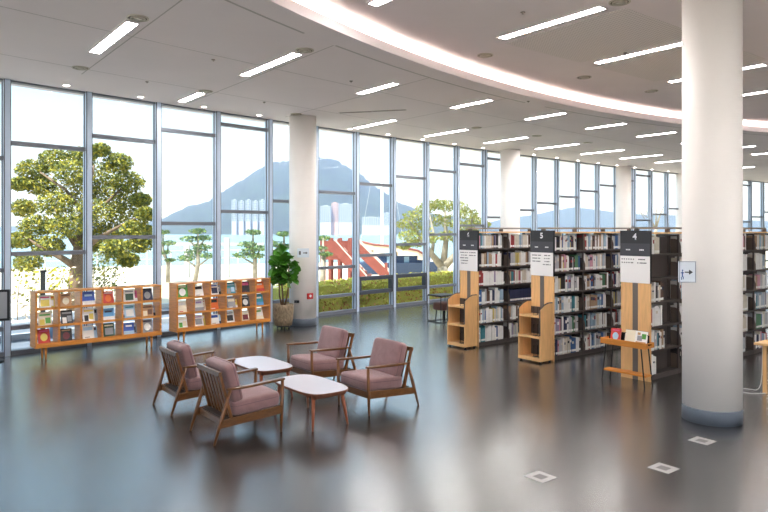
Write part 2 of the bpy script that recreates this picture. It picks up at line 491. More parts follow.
MB().box(-.075, .075, -.02, .04, 0, .13).build('panel', REDS, s, bevel=.004)
MB().lathe([(.03, 0), (.03, .004)], 20).build('bell', WHITEP, s).matrix_local = Matrix.Translation((0, -.02, .07)) @ Matrix.Rotation(PI / 2, 4, 'X')
s = plate('socket_box', -1.84, 14.95, .302, a - .42, .52, 'small black box low on the pillar beside the fig pot', 'box')
MB().box(-.05, .05, -.05, .03, 0, .06).build('body', BLACKM, s, bevel=.004)
k = MB(); k.box(-.02, .02, -.056, -.05, .01, .05); k.build('face', SIGNG, s)

# ------------------------------------------------------------------ ceiling fittings
def strip(u0, v0, v1, z, label, vent=True):
    c = uv(u0, v0, z); L = v1 - v0
    o = root('ceiling_light', c, TH, label, 'ceiling light')
    f = MB(); w = .07
    f.box(-w - .02, -w, -.01, L + .01, -.012, .01); f.box(w, w + .02, -.01, L + .01, -.012, .01)
    f.box(-w, w, -.01, .012, -.012, .01); f.box(-w, w, L - .012, L + .01, -.012, .01)
    f.build('frame', CEILM, o)
    MB().box(-w, w, .012, L - .012, -.006, .006).build('diffuser', LAMP, o)
    return o
def vent(u0, v0, z, label, square=False):
    o = root('air_vent', uv(u0, v0, z), TH, label, 'air vent')
    f = MB().lathe([(.13, .006), (.13, -.010), (.122, -.014), (.11, -.010), (.11, .006)], 28)
    f.build('ring', VENTM, o, smooth=False)
    MB().lathe([(.11, .004), (.11, -.005), (.02, -.006)], 28).build('core', VENTD, o)
    q = MB().lathe([(.09, -.006), (.09, -.016), (.075, -.018), (.075, -.006)], 28)
    q.lathe([(.045, -.006), (.045, -.018), (.002, -.02)], 20)
    q.build('louvre', VENTM, o)
    return o
us = [2.53, 4.86, 7.21, 9.6, 11.95, 14.27, 16.58, 18.95, 21.25, 23.6, 25.95, 28.3]
names_u = ['above the open floor on the left', 'over the left armchairs', 'above the potted fig', 'before the yellow tree window', 'short of sign 6', 'toward the sign 6 bookcase']
for n, uu in enumerate(us):
    long = n < 2
    strip(uu, 8.3 if long else 8.95, 10.05, CEIL, '%s recessed strip light, %s in the row along the curved ceiling edge' % ('long' if long else 'short', ORD[n]))
    if long: vent(uu, 8.1, CEIL, 'round air vent at the end of the %s long strip light beyond the curved edge' % ORD[n])
for n, uu in enumerate(us[1:]):
    sh = n == 0
    if uu == 7.21: continue
    strip(uu, 11.8 if sh else 11.95, 12.84 if sh else 13.55, CEIL, '%s recessed strip light, %s in the row next to the windows' % ('short' if sh else 'long', ORD[n if n < 1 else n - 1]))
    if n in (0, 3, 4, 5): vent(uu, 11.62, CEIL, 'round air vent at the end of the %s strip light in the window row' % ORD[n if n < 1 else n - 1])
for n, uu in enumerate([4.9, 7.24, 9.58, 11.9, 14.25, 16.6, 18.95, 21.3, 23.7]):
    strip(uu, 4.85, 6.55, CEIL_HI, 'recessed strip light, %s in the row on the raised ceiling' % ORD[n])
    vent(uu, 4.62, CEIL_HI, 'round air vent at the end of the %s raised ceiling strip light' % ORD[n])
for uu in (-.5, 1.85, 4.2, 6.5, 8.85, 11.2):  # extra lamp rows added behind the camera to light the hall
    for v0 in (-1.5, -4.8):
        tag(strip(uu, v0, v0 + 1.7, CEIL_HI, 'added strip light out of view on the raised ceiling, brightening the hall'), group='added strip lights out of view')
for lb, (uu, vv, z) in {'round air vent near the cove above the coffee tables': (7.75, 7.35, CEIL_HI), 'round air vent near the cove left of the big pillar': (10.3, 7.3, CEIL_HI),
                        'round air vent near the cove next to the big pillar': (12.4, 7.2, CEIL_HI), 'round air vent over the left magazine shelf by the windows': (2.6, 11.15, CEIL),
                        'round air vent above the pillar behind the fig': (7.4, 12.7, CEIL)}.items():
    vent(uu, vv, z, lb)
for i in range(-1, 20):
    p, a = wall_pt((i + .62) * WS); n0 = Vector((math.cos(a), -math.sin(a), 0))
    p = p + n0 * .34
    o = root('downlight', (p.x, p.y, CEIL), 0, 'small round downlight in the ceiling by the window, %s along from the left' % ORD[i + 1], 'downlight')
    MB().lathe([(.065, .003), (.065, -.008), (.052, -.008), (.052, .003)], 24).build('rim', WHITEP, o)
    MB().lathe([(.052, .002), (.052, -.005)], 24).build('lens', DOWN, o)
sp = [(.131, 1.0)]
for lb, (uu, vv, z) in {'small dark sprinkler in the ceiling over the left armchairs': (4.05, 9.4, CEIL), 'small dark sprinkler in the ceiling near the left windows': (3.75, 11.5, CEIL),
                        'small dark sprinkler in the ceiling before the pillar with the fig': (6.2, 11.9, CEIL), 'small dark sprinkler in the lower ceiling beside the groove': (6.5, 9.3, CEIL),
                        'small dark sprinkler in the raised ceiling near the perforated boards': (9.4, 5.9, CEIL_HI), 'small dark sprinkler in the raised ceiling above the sofas': (6.6, 5.6, CEIL_HI),
                        'small dark sprinkler in the lower ceiling past the cove': (10.3, 8.6, CEIL)}.items():
    o = root('sprinkler', uv(uu, vv, z), 0, lb, 'sprinkler')
    MB().lathe([(.03, .025), (.03, -.006), (.012, -.01)], 16).build('rose', VENTD, o)
    MB().lathe([(.006, -.008), (.006, -.02), (.012, -.021), (.012, -.024)], 12).build('nozzle', VENTD, o)
for lb, (uu, vv, ln) in {'flush dark slot vent in the ceiling right of the fig pillar': (8.3, 11.7, .75), 'flush dark slot vent in the ceiling over the last armchair': (8.75, 11.1, .75)}.items():
    o = root('slot_vent', uv(uu, vv, CEIL), TH - .9, lb, 'air vent')
    MB().box(-ln / 2, ln / 2, -.05, .05, -.006, .004).build('frame', CEILP, o)
    q = MB()
    for j in range(3): q.box(-ln / 2 + .02, ln / 2 - .02, -.035 + j * .027, -.02 + j * .027, -.008, -.005)
    q.build('slats', VENTD, o)

# floor sockets
def px(x, y):
    z = 660 * CAM_H / (y - 229.5); return ((x - 384) / 660 * z, z)
for lb, (x, y) in {'square steel floor box in the open floor below the sign 5 cart': (540.5, 477), 'square steel floor box between its two neighbours': (663.5, 468.3), 'square steel floor box nearest the large pillar': (702, 441)}.items():
    o = root('floor_socket', (*px(x, y), 0), TH, lb, 'floor socket')
    f = MB(); f.box(-.1, .1, -.1, -.05, 0, .004); f.box(-.1, .1, .05, .1, 0, .004); f.box(-.1, -.05, -.05, .05, 0, .004); f.box(.05, .1, -.05, .05, 0, .004)
    f.build('frame', SOCK, o); MB().box(-.05, .05, -.05, .05, 0, .003).build('lid', SOCKD, o)

# ------------------------------------------------------------------ magazine shelves
SL, SD, SZ0, SZ1 = 2.12, .31, .21, 1.13
NCOL = 6; CW = (SL - .03) / NCOL
rows_z = [SZ0 + .055, SZ0 + .055 + .29, SZ0 + .055 + .58]
def mag_shelf(loc, ang, label):
    o = root('display_bookcase', (*loc, 0), ang, label, 'magazine rack', 'low oak magazine racks by the windows')
    for k in range(NCOL + 1):
        x = k * CW
        MB().box(x, x + .03, 0, SD, SZ0 + .03, SZ1 - .022).build('side_panel' if k in (0, NCOL) else 'divider', OAK, o, bevel=.002)
    MB().box(-.004, SL + .004, -.004, SD, SZ1 - .022, SZ1).build('top_board', OAKH, o, bevel=.002)
    MB().box(-.004, SL + .004, -.006, SD, SZ0, SZ0 + .055).build('bottom_board', OAKH, o, bevel=.002)
    for z in rows_z[1:]:
        MB().box(.03, SL - .03, .004, SD, z - .018, z).build('shelf', OAKH, o, bevel=.002)
    lp = MB()
    for z in rows_z: lp.box(.03, SL - .03, .003, .012, z, z + .022)
    lp.build('lip', OAKH, o)
    for x in (.17, SL - .17):
        for y in (.05, SD - .05):
            MB().tube([(x, y, SZ0), (x, y, 0)], [.022, .014], 12).build('leg', OAK, o, smooth=True)
    return o
ANG_S = math.atan2(12.16 - 10.75, -4.07 + 5.62)
A_ORG, B_ORG = (-5.66, 10.715), (-3.90, 12.42)
ANG_B = math.atan2(13.88 - 12.42, -2.42 + 3.90)
mag_shelf(A_ORG, ANG_S, 'low oak magazine rack on the left standing before the big tree')
mag_shelf(B_ORG, ANG_B, 'low oak magazine rack next to the potted fig')
CC = {'white': (238, 235, 230), 'cream': (232, 220, 192), 'yellow': (232, 208, 96), 'red': (206, 62, 52), 'pink': (214, 84, 132), 'orange': (232, 112, 40), 'blue': (48, 84, 176),
      'navy': (38, 42, 78), 'black': (36, 34, 38), 'grey': (150, 150, 154), 'green': (86, 160, 66), 'dark green': (44, 76, 56), 'teal': (58, 150, 168), 'tan': (196, 150, 104),
      'pale blue': (170, 204, 228), 'maroon': (112, 40, 50), 'lilac': (176, 150, 196), 'brown': (118, 82, 60), 'sky': (96, 160, 214)}
def cmat(n): return mat('cover_' + n.replace(' ', '_'), CC[n], .38, var=.03, scale=9)
PAGES = mat('paper_pages', (236, 230, 216), .8)
def cover_book(name, loc, rotz, tilt, w, h, t, cols, style, label, cat, group, M0=None):
    """closed book showing its front cover; local -y is the cover side, leaning back by tilt"""
    o = root(name, loc, rotz, label, cat, group)
    T = Matrix.Rotation(-tilt, 4, 'X')
    b = MB()
    b.box(-w / 2, w / 2, 0, .003, 0, h, 0, T); b.box(-w / 2, w / 2, t - .003, t, 0, h, 0, T); b.box(-w / 2, -w / 2 + .004, 0, t, 0, h, 0, T)
    b.box(-w / 2 + .004, w / 2 - .004, .003, t - .003, .004, h - .004, 1, T)
    b.build('cover', [cmat(cols[0]), PAGES], o)
    a = MB(); e = -.0012
    if style == 0:
        a.box(-w * .36, w * .36, e, 0, h * .18, h * .66, 0, T); a.box(-w * .38, w * .38, e, 0, h * .78, h * .88, 1, T)
    elif style == 1:
        a.box(-w / 2, w / 2, e, 0, 0, h * .34, 0, T); a.box(-w * .3, w * .3, e, 0, h * .66, h * .8, 1, T)
    elif style == 2:
        n = 20; pts = [(w * .3 * math.cos(2 * PI * k / n), w * .34 * math.sin(2 * PI * k / n)) for k in range(n)]
        a.prism([(x, y + h * .45) for x, y in pts], -e, 0, 0, T @ Matrix.Rotation(PI / 2, 4, 'X'))
        a.box(-w * .36, w * .36, e, 0, h * .82, h * .9, 1, T)
    elif style == 3:
        a.box(-w * .4, -w * .04, e, 0, h * .1, h * .5, 0, T); a.box(w * .02, w * .4, e, 0, h * .2, h * .6, 1, T); a.box(-w * .4, w * .4, e, 0, h * .74, h * .86, 1, T)
    else:
        a.box(-w * .4, w * .4, e, 0, h * .66, h * .9, 0, T); a.box(-w * .32, w * .1, e, 0, h * .12, h * .18, 1, T)
    a.build('cover_print', [cmat(cols[1]), cmat(cols[2])], o)
    return o
LEFTC = [[('white', 'yellow', 'pink', 0), ('tan', 'cream', 'brown', 2), ('blue', 'white', 'pale blue', 1), ('red', 'orange', 'white', 2), ('white', 'dark green', 'grey', 0), ('navy', 'grey', 'black', 2)],
         [('cream', 'yellow', 'green', 3), ('black', 'white', 'grey', 3), ('white', 'black', 'yellow', 3), ('sky', 'white', 'navy', 1), ('pale blue', 'white', 'teal', 0), ('tan', 'cream', 'brown', 3)],
         [('red', 'yellow', 'pink', 2), ('black', 'maroon', 'tan', 2), ('white', 'pale blue', 'grey', 4), ('dark green', 'grey', 'cream', 0), ('blue', 'pale blue', 'white', 1), ('grey', 'white', 'navy', 2)]]
RIGHTC = [[('green', 'white', 'cream', 2), ('white', 'black', 'grey', 4), ('white', 'navy', 'blue', 0), ('teal', 'grey', 'pale blue', 3), ('black', 'pink', 'maroon', 4), ('orange', 'red', 'cream', 1)],
          [('cream', 'white', 'red', 4), ('white', 'grey', 'lilac', 1), ('orange', 'black', 'white', 4), ('grey', 'cream', 'white', 4), ('black', 'white', 'grey', 2), ('teal', 'sky', 'white', 1)],
          [('white', 'green', 'cream', 3), ('white', 'grey', 'lilac', 0), ('white', 'blue', 'tan', 4), ('white', 'black', 'grey', 0), ('cream', 'maroon', 'white', 0), ('white', 'cream', 'green', 1)]]
for org, ang, tbl, side, beside in ((A_ORG, ANG_S, LEFTC, 'left rack', 0), (B_ORG, ANG_B, RIGHTC, 'rack by the fig', 1)):
    ca, sa = math.cos(ang), math.sin(ang)
    for r, row in enumerate(tbl):
        z = rows_z[2 - r]
        for c, (c0, c1, c2, st) in enumerate(row):
            h = R.uniform(.215, .255); w = R.uniform(.175, .215)
            x = .03 + c * CW + (CW - .03) / 2 - .03 + R.uniform(-.02, .02); y = R.uniform(.05, .075)
            cover_book('picture_book', (org[0] + ca * x - sa * y, org[1] + sa * x + ca * y, z), ang + R.uniform(-.1, .05), R.uniform(.22, .33), w, h, R.uniform(.012, .022), (c0, c1, c2), st,
                       '%s picture book with %s print, %s shelf of the %s, %s compartment' % (c0, c1, ('top', 'middle', 'bottom')[r], side, ORD[c]), 'book', 'picture books shown on the oak racks')
            if (r, c) in (((0, 0), (1, 2), (2, 2), (0, 4), (1, 5), (2, 4)) if not beside else ((0, 2), (1, 1), (2, 1), (2, 2), (0, 3), (1, 3))):
                d0, d1, d2 = R.choice((('pale blue', 'navy', 'white'), ('cream', 'tan', 'red'), ('grey', 'black', 'white'), ('pink', 'white', 'maroon'), ('yellow', 'white', 'orange')))
                x += .085; y += .042
                cover_book('picture_book', (org[0] + ca * x - sa * y, org[1] + sa * x + ca * y, z), ang - .02, .27, .15, h - R.uniform(.01, .04), .014, (d0, d1, d2), R.choice((0, 1, 4)),
                           'narrow %s book behind another, %s shelf of the %s, %s compartment' % (d0, ('top', 'middle', 'bottom')[r], side, ORD[c]), 'book', 'picture books shown on the oak racks')

# ------------------------------------------------------------------ armchairs
def arm_bar(y):
    m = MB(); pr = [(.405, .572, .030, .022), (.2, .562, .032, .026), (-.05, .551, .026, .026), (-.245, .548, .016, .022)]
    for (x0, z0, w0, t0), (x1, z1, w1, t1) in zip(pr[:-1], pr[1:]):
        m.hexa([(x0, y - w0, z0 - t0), (x1, y - w1, z1 - t1), (x1, y + w1, z1 - t1), (x0, y + w0, z0 - t0)], [(x0, y - w0, z0), (x1, y - w1, z1), (x1, y + w1, z1), (x0, y + w0, z0)])
    return m
def cushion(mb, M, sx, sy, sz, n=8, pw=4.0):
    """pillow block: superellipsoid centred at the origin of M"""
    def spow(a, p): return math.copysign(abs(a) ** p, a)
    vs, fs = [], []
    NU, NV = 32, 16
    for i in range(NV + 1):
        b = -PI / 2 + PI * i / NV
        for k in range(NU):
            a = 2 * PI * k / NU
            x = spow(math.cos(b), .28) * spow(math.cos(a), .22); y = spow(math.cos(b), .28) * spow(math.sin(a), .22); z = spow(math.sin(b), .34)
            vs.append((x * sx / 2, y * sy / 2, z * sz / 2 * (1 - .10 * (x * x + y * y) / 2)))
    for i in range(NV):
        for k in range(NU):
            k2 = (k + 1) % NU; fs.append((i * NU + k, i * NU + k2, (i + 1) * NU + k2, (i + 1) * NU + k))
    mb.add(vs, fs, 0, M)
def make_chair(loc, rz, label):
    o = root('armchair', loc, rz, label, 'armchair', 'mauve lounge armchairs around the coffee tables')
    W = .31
    for s in (-1, 1):
        y = s * W
        MB().tube([(.372, y, 0), (.380, y, .28), (.388, y, .56)], [.013, .021, .017], 10).build('leg', WALNUTV, o, smooth=True)
        MB().tube([(-.380, y, 0), (-.30, y, .25), (-.205, y, .545)], [.013, .021, .016], 10).build('leg', WALNUTV, o, smooth=True)
        arm_bar(y).build('armrest', WALNUT, o, bevel=.006)
        MB().hexa([(.385, y - .012, .195), (-.335, y - .012, .155), (-.335, y + .012, .155), (.385, y + .012, .195)], [(.385, y - .012, .285), (-.305, y - .012, .235), (-.305, y + .012, .235), (.385, y + .012, .285)]).build('side_rail', WALNUT, o, bevel=.004)
    q = MB(); q.box(.355, .38, -W, W, .195, .27); q.box(-.28, -.255, -W, W, .165, .225); q.build('seat_frame', WALNUT, o, bevel=.004)
    # reclined back frame
    bx0, bz0, bx1, bz1 = -.172, .2, -.305, .705
    bf = MB()
    for y in (-.265, .265):
        bf.hexa([(bx0 - .018, y - .016, bz0), (bx0 + .018, y - .016, bz0), (bx0 + .018, y + .016, bz0), (bx0 - .018, y + .016, bz0)], [(bx1 - .014, y - .016, bz1), (bx1 + .014, y - .016, bz1), (bx1 + .014, y + .016, bz1), (bx1 - .014, y + .016, bz1)])
    bf.box(bx0 - .015, bx0 + .015, -.265, .265, bz0 - .01, bz0 + .04)
    bf.build('back_frame', WALNUTV, o, bevel=.004)
    tr = MB(); tr.box(bx1 - .016, bx1 + .016, -.285, .285, bz1 - .04, bz1 + .012); tr.build('top_rail', WALNUT, o, bevel=.006)
    for y in (-.17, -.085, 0, .085, .17):
        MB().hexa([(bx0 - .006, y - .02, bz0), (bx0 + .006, y - .02, bz0), (bx0 + .006, y + .02, bz0), (bx0 - .006, y + .02, bz0)], [(bx1 - .006, y - .02, bz1 - .03), (bx1 + .006, y - .02, bz1 - .03), (bx1 + .006, y + .02, bz1 - .03), (bx1 - .006, y + .02, bz1 - .03)]).build('slat', WALNUTV, o)
    sb = MB(); sb.box(-.26, .35, -.27, .27, .225, .245); sb.build('seat_base', mat('webbing_dark', (70, 54, 46), .8), o)
    c = MB(); cushion(c, Matrix.Translation((.11, 0, .328)) @ Matrix.Rotation(-.06, 4, 'Y'), .565, .585, .175)
    sc = c.build('seat_cushion', FABRIC, o, smooth=True)
    def piping(parent, M, sx, sy, z):
        pts = []
        for k in range(40):
            a = 2 * PI * k / 40
            f = lambda t, p: math.copysign(abs(t) ** p, t)
            pts.append(M @ Vector((f(math.cos(a), .22) * sx / 2 * .985, f(math.sin(a), .22) * sy / 2 * .985, z)))
        pts.append(pts[0])
        MB().tube(pts, .005, 5).build('piping', PIPING, parent)
    piping(sc, Matrix.Translation((.11, 0, .328)) @ Matrix.Rotation(-.06, 4, 'Y'), .565, .585, .03)
    tilt = math.atan2(bx1 - bx0, bz1 - bz0)
    c = MB()
    Mb = Matrix.Translation((-.14, 0, .575)) @ Matrix.Rotation(tilt, 4, 'Y') @ Matrix.Rotation(PI / 2, 4, 'Y')
    cushion(c, Mb, .42, .55, .145)
    bc = c.build('back_cushion', FABRIC, o, smooth=True)
    piping(bc, Mb, .42, .55, .028)
    return o
CD = Vector((-.068, 8.083, 0)); OFF = Vector((-.765, 1.055, 0)); CB = Vector((-1.578, 7.04, 0))
ch = make_chair(CB, TH, 'mauve cushioned wooden armchair seen from behind, in front of its twin')
dup(ch, CB + OFF, TH, 'mauve cushioned wooden armchair farther back on the left, close to the oak racks')
dup(ch, CD, TH + PI, 'mauve cushioned wooden armchair facing the coffee table with striped wood legs, nearest on the right')
dup(ch, CD + OFF, TH + PI, 'mauve cushioned wooden armchair behind another at the far coffee table')

def coffee_table(loc, rz, label):
    o = root('coffee_table', loc, rz, label, 'coffee table', 'white topped coffee tables between the armchairs')
    a_, b_ = .285, .50
    sp_ = lambda t, p: math.copysign(abs(t) ** p, t)
    ring = lambda k, g=0: [((a_ - g) * sp_(math.cos(2 * PI * j / k), .58), (b_ - g) * sp_(math.sin(2 * PI * j / k), .5)) for j in range(k)]
    MB().prism(ring(64), .378, .398).build('edge', TEDGE, o)
    MB().prism(ring(64, .006), .398, .402).build('tabletop', TTOP, o)
    ap = MB(); ap.box(-.2, .2, -.42, -.4, .335, .378); ap.box(-.2, .2, .4, .42, .335, .378); ap.box(-.2, -.18, -.42, .42, .335, .378); ap.box(.18, .2, -.42, .42, .335, .378)
    ap.build('apron', TEDGE, o)
    for sx in (-1, 1):
        for sy in (-1, 1):
            MB().tube([(sx * .18, sy * .36, .378), (sx * .225, sy * .42, 0)], [.024, .012], 12).build('leg', TLEG, o, smooth=True)
    return o
t1 = coffee_table(uv(3.93, 6.43), TH, 'white topped coffee table with reddish wooden legs, in front')
dup(t1, uv(4.03, 7.82), TH, 'white topped coffee table farther back near the racks, partly behind an armchair')

# ------------------------------------------------------------------ potted fig
fx, fy = -2.19, 14.35
o = root('potted_fig', (fx, fy, 0), 0, 'tall fiddle leaf fig in a rough stone pot beside the pillar', 'potted plant')
MB().lathe([(.12, .07), (.19, .075), (.215, .22), (.225, .42), (.222, .53), (.2, .53), (.195, .49)], 36).build('pot', POT, o, smooth=True)
MB().lathe([(.195, .48), (.1, .495), (.01, .5)], 24).build('soil', SOIL, o)
b = MB(); b.lathe([(.15, .04), (.15, .07)], 20)
for k in range(4): b.tube([(.12 * math.cos(k * PI / 2 + .4), .12 * math.sin(k * PI / 2 + .4), .045), (.13 * math.cos(k * PI / 2 + .4), .13 * math.sin(k * PI / 2 + .4), 0)], .02, 8)
b.build('plant_stand', BLACKM, o)
stems = [[(0, 0, .48), (-.02, .01, .8), (-.05, .02, 1.15), (-.03, .02, 1.62)], [(.03, -.02, .48), (.1, -.03, .75), (.13, -.04, 1.05), (.12, -.02, 1.45)], [(-.03, .03, .48), (-.09, .05, .7), (-.1, .05, 1.0), (-.12, .03, 1.35)]]
for st in stems: MB().tube(st, [.022, .018, .014, .008], 8).build('stem', STEM, o, smooth=True)
lv = MB()
def leaf(mb, base, d, L, W, roll):
    d = d.normalized(); side = d.cross(Vector((0, 0, 1)))
    if side.length < .05: side = Vector((1, 0, 0))
    side.normalize(); up_ = side.cross(d)
    side = (side * math.cos(roll) + up_ * math.sin(roll)); up_ = side.cross(d)
    prof = [(0, .04), (.15, .2), (.4, .55), (.65, .95), (.82, .85), (.95, .45), (1, .05)]
    vs = []
    for t, w in prof:
        bend = -.22 * L * t * t
        c = base + d * (L * t) + up_ * bend
        vs += [c + side * (w * W / 2) + up_ * (w * W * .16), c, c - side * (w * W / 2) + up_ * (w * W * .16)]
    fs = []
    for i in range(len(prof) - 1):
        fs += [(i * 3, i * 3 + 1, i * 3 + 4, i * 3 + 3), (i * 3 + 1, i * 3 + 2, i * 3 + 5, i * 3 + 4)]
    mb.add(vs, fs)
for st in stems:
    for k in range(34):
        t = k / 33; z = .98 + t * (st[3][2] + .06 - .98)
        seg = max(0, min(1, (z - st[2][2]) / (st[3][2] - st[2][2])))
        c = Vector(st[2]).lerp(Vector(st[3]), seg); c.z = z
        an = k * 2.4 + R.uniform(-.3, .3)
        leaf(lv, c, Vector((math.cos(an), math.sin(an), R.uniform(-.5, 1.3) + t * .4)), R.uniform(.2, .27), R.uniform(.17, .23), R.uniform(-1.3, 1.3))
lv.build('foliage', LEAF, o, smooth=True)

# ------------------------------------------------------------------ bookcases with sign panels
BAY = .84
SHZ = [.07, .415, .76, 1.105, 1.45, 1.795]
FAM = [('white', (240, 237, 234), 22), ('cream', (216, 206, 190), 7), ('pale grey', (186, 186, 190), 8), ('pale blue', (156, 180, 200), 4), ('blue', (62, 98, 150), 2), ('navy', (44, 50, 82), 2),
       ('black', (52, 48, 50), 3), ('red', (160, 64, 64), 1), ('pink', (206, 150, 166), 2), ('teal', (66, 132, 144), 1), ('green', (84, 128, 96), 1), ('tan', (178, 148, 118), 3), ('brown', (104, 76, 64), 2), ('yellow', (206, 184, 110), 1), ('lilac', (160, 146, 172), 1)]
FW = [f for f in FAM for _ in range(f[2])]
STICK = mat('spine_sticker', (242, 240, 236), .6)
pending = []                                       # every shelf book: (nearness, builder data)
def bookmat(n):
    for a, c, _ in FAM:
        if a == n: return mat('spine_' + n.replace(' ', '_'), c, .45, var=.06, scale=12)
def bookcase(num, corner, bays, label, seen):
    """corner: front right corner of the end panel on the floor (metres); x runs along the case, y across it"""
    o = root('bookcase', (*corner, 0), TH, label, 'bookcase', 'tall double sided bookcases')
    W = .46; Lx = bays * BAY
    MB().box(-.035, -.005, 0, W, .0, 2.11).build('end_panel', BEECH, o, bevel=.002)
    MB().box(-.038, -.035, W / 2 - .042, W / 2 + .042, 0, 1.4).build('stripe', STRIPE, o)
    sg = MB().box(-.046, -.036, -.004, W + .004, 1.385, 2.135).build('sign_board', SIGNW, o)
    MB().box(-.050, -.046, -.004, W + .004, 1.77, 1.95).build('sign_band', SIGNG, sg)
    MB().box(-.050, -.046, -.004, W + .004, 1.95, 2.135).build('sign_header', SIGND, sg)
    MB().box(-.05, -.005, -.006, -.004, 1.385, 2.135).build('sign_edge', SIGND, sg)
    # local frame of the board: text faces -x ; its right runs along -y
    B = lambda y, z: Matrix(((0, 0, -1, -.0512), (-1, 0, 0, y), (0, 1, 0, z), (0, 0, 0, 1)))
    text('numeral', num, .125, INKW, sg, B(W / 2, 2.045))
    ln = MB()
    for cy in (W * .27, W * .73):
        for k in range(3): ln.box(-.0515, -.05, cy - .033 + k * .024, cy - .015 + k * .024, 1.85, 1.868)
    ln.build('caption', INKW, sg)
    ln = MB()
    rowsn = {'6': (2, 5), '5': (4, 3), '4': (2, 2)}[num]
    for cy, nn, w in ((W * .27, rowsn[0], .07), (W * .74, rowsn[1], .09)):
        for k in range(nn):
            z = 1.715 - k * .05; ww = w + R.uniform(-.02, .01)
            j = -ww
            while j < ww:
                ln.box(-.0475, -.046, cy + j, cy + j + .017, z, z + .016); j += R.choice((.022, .022, .036))
    ln.build('lettering', INKD, sg)
    # steel frame
    for k in range(bays + 1):
        f = MB(); x = k * BAY
        f.box(x - .012, x + .012, .05, .075, 0, 2.08); f.box(x - .012, x + .012, W - .075, W - .05, 0, 2.08); f.box(x - .012, x + .012, W / 2 - .02, W / 2 + .02, 0, 2.08)
        f.box(x - .012, x + .012, .05, W - .05, 2.05, 2.08)
        f.build('upright', STEELB, o)
    for k in range(bays):
        for z in SHZ:
            b = MB(); x0, x1 = k * BAY + .013, (k + 1) * BAY - .013
            b.box(x0, x1, .052, W / 2 - .012, z - .022, z); b.box(x0, x1, W / 2 + .012, W - .052, z - .022, z)
            b.box(x0, x1, .05, .056, z - .026, z + .003); b.build('shelf', STEELB, o)
        bp = MB().box(k * BAY + .013, (k + 1) * BAY - .013, W / 2 - .006, W / 2 + .006, .05, 2.05); bp.build('back_panel', STEELB, o)
    MB().box(.0, Lx, .055, W - .055, 0, .045).build('plinth', STEELB, o)
    MB().box(-.03, Lx + .015, .035, W - .035, 2.085, 2.11).build('top_board', BEECHH, o)
    rl = MB(); rl.box(-.12, Lx + .02, W / 2 - .02, W / 2 + .02, 2.155, 2.185)
    rail = rl.build('top_rail', STEELG, o)
    for k in range(bays + 1):
        MB().box(k * BAY - .03, k * BAY + .03, W / 2 - .025, W / 2 + .025, 2.11, 2.16).build('bracket', STEELB, rail)
    # bookends and books on the side that faces the room
    T = Matrix.Translation((*corner, 0)) @ Matrix.Rotation(TH, 4, 'Z')
    for k in range(bays):
        for r, z in enumerate(SHZ):
            if (k, r) not in seen: continue
            f0, f1 = seen[(k, r)]
            x = k * BAY + .016
            if k:
                e = MB(); dpt = .16
                prof = [(.0, 0), (dpt, 0), (dpt, .215), (.09, .215), (.05, .20), (.02, .165), (.0, .10)]
                M = Matrix(((0, 0, 1, x + .02), (1, 0, 0, .04), (0, 1, 0, z), (0, 0, 0, 1)))
                e.prism(prof, 0, .004, 0, M); e.box(x + .02, x + .1, .06, .2, z, z + .003)
                e.build('bookend', STEELC, o)
                x += .03
            xs, xe = x + f0 * .5, k * BAY + .02 + f1 * (BAY - .04)
            n = 0; run = None
            sett = num == '6' and k == 1 and r == 3 - 1
            while True:
                if sett: nm, hh, tt, dd = 'navy', .232, .04, .155
                else:
                    if run is None or R.random() < .75: run = R.choice(FW)[0]
                    nm = run; hh = R.choice((.235, .245, .25, .26, .27, .285)) + R.uniform(-.006, .006); tt = R.choice((.022, .028, .032, .036, .042, .05)) * 1.08; dd = R.uniform(.135, .165)
                if xs + tt > xe: break
                n += 1
                p = T @ Vector((xs, .06 + R.uniform(0, .012), z))
                pending.append((p.length, num, k, r, n, nm, hh, tt, dd, p))
                xs += tt + (.0015 if R.random() < .95 else .012)
    return o
full = lambda bays, f: {(k, r): f(k, r) for k in range(bays) for r in range(6)}
RR = random.Random(3)
def fill(k, r): return (.02, RR.choice((.86, .9, .93, .96)))
bookcase('6', (1.74, 12.06), 2, 'tall bookcase with black sign 6, nearest the windows', full(2, fill))
bookcase('5', (2.785, 10.76), 3, 'tall bookcase with black sign 5, the middle one of three', full(3, lambda k, r: (fill(k, r) if k < 2 else (.0, .7))))
def fill4(k, r):
    if k == 0: return {5: (.1, .42), 4: (.0, .0), 3: (.02, .55), 2: (.0, .5), 1: (.02, .6), 0: (.0, .28)}[r]
    if k in (1, 2): return (.05, .35)
    return (.05, RR.choice((.6, .7, .8)))
bookcase('4', (3.775, 9.31), 5, 'tall bookcase with black sign 4, running behind the large pillar', full(5, fill4))
pending.sort(key=lambda q: q[0])
ROWN = ['bottom shelf', 'second shelf up', 'third shelf up', 'third shelf down', 'second shelf down', 'top shelf']
BAYN = ['first bay', 'second bay', 'third bay', 'fourth bay', 'fifth bay']
def book_into(mb, hh, tt, dd, M=None, cov=0, st=1, pg=2):
    mb.box(0, .003, 0, dd, 0, hh, cov, M); mb.box(tt - .003, tt, 0, dd, 0, hh, cov, M); mb.box(.003, tt - .003, 0, .004, 0, hh, cov, M)
    mb.box(.003, tt - .003, .004, dd - .004, .003, hh - .006, pg, M)
    mb.box(.001, tt - .001, -.0012, 0, .02, .055, st, M)
rest = MB(); rmats = [STICK, PAGES] + [bookmat(f[0]) for f in FAM]; ridx = {f[0]: i + 2 for i, f in enumerate(FAM)}
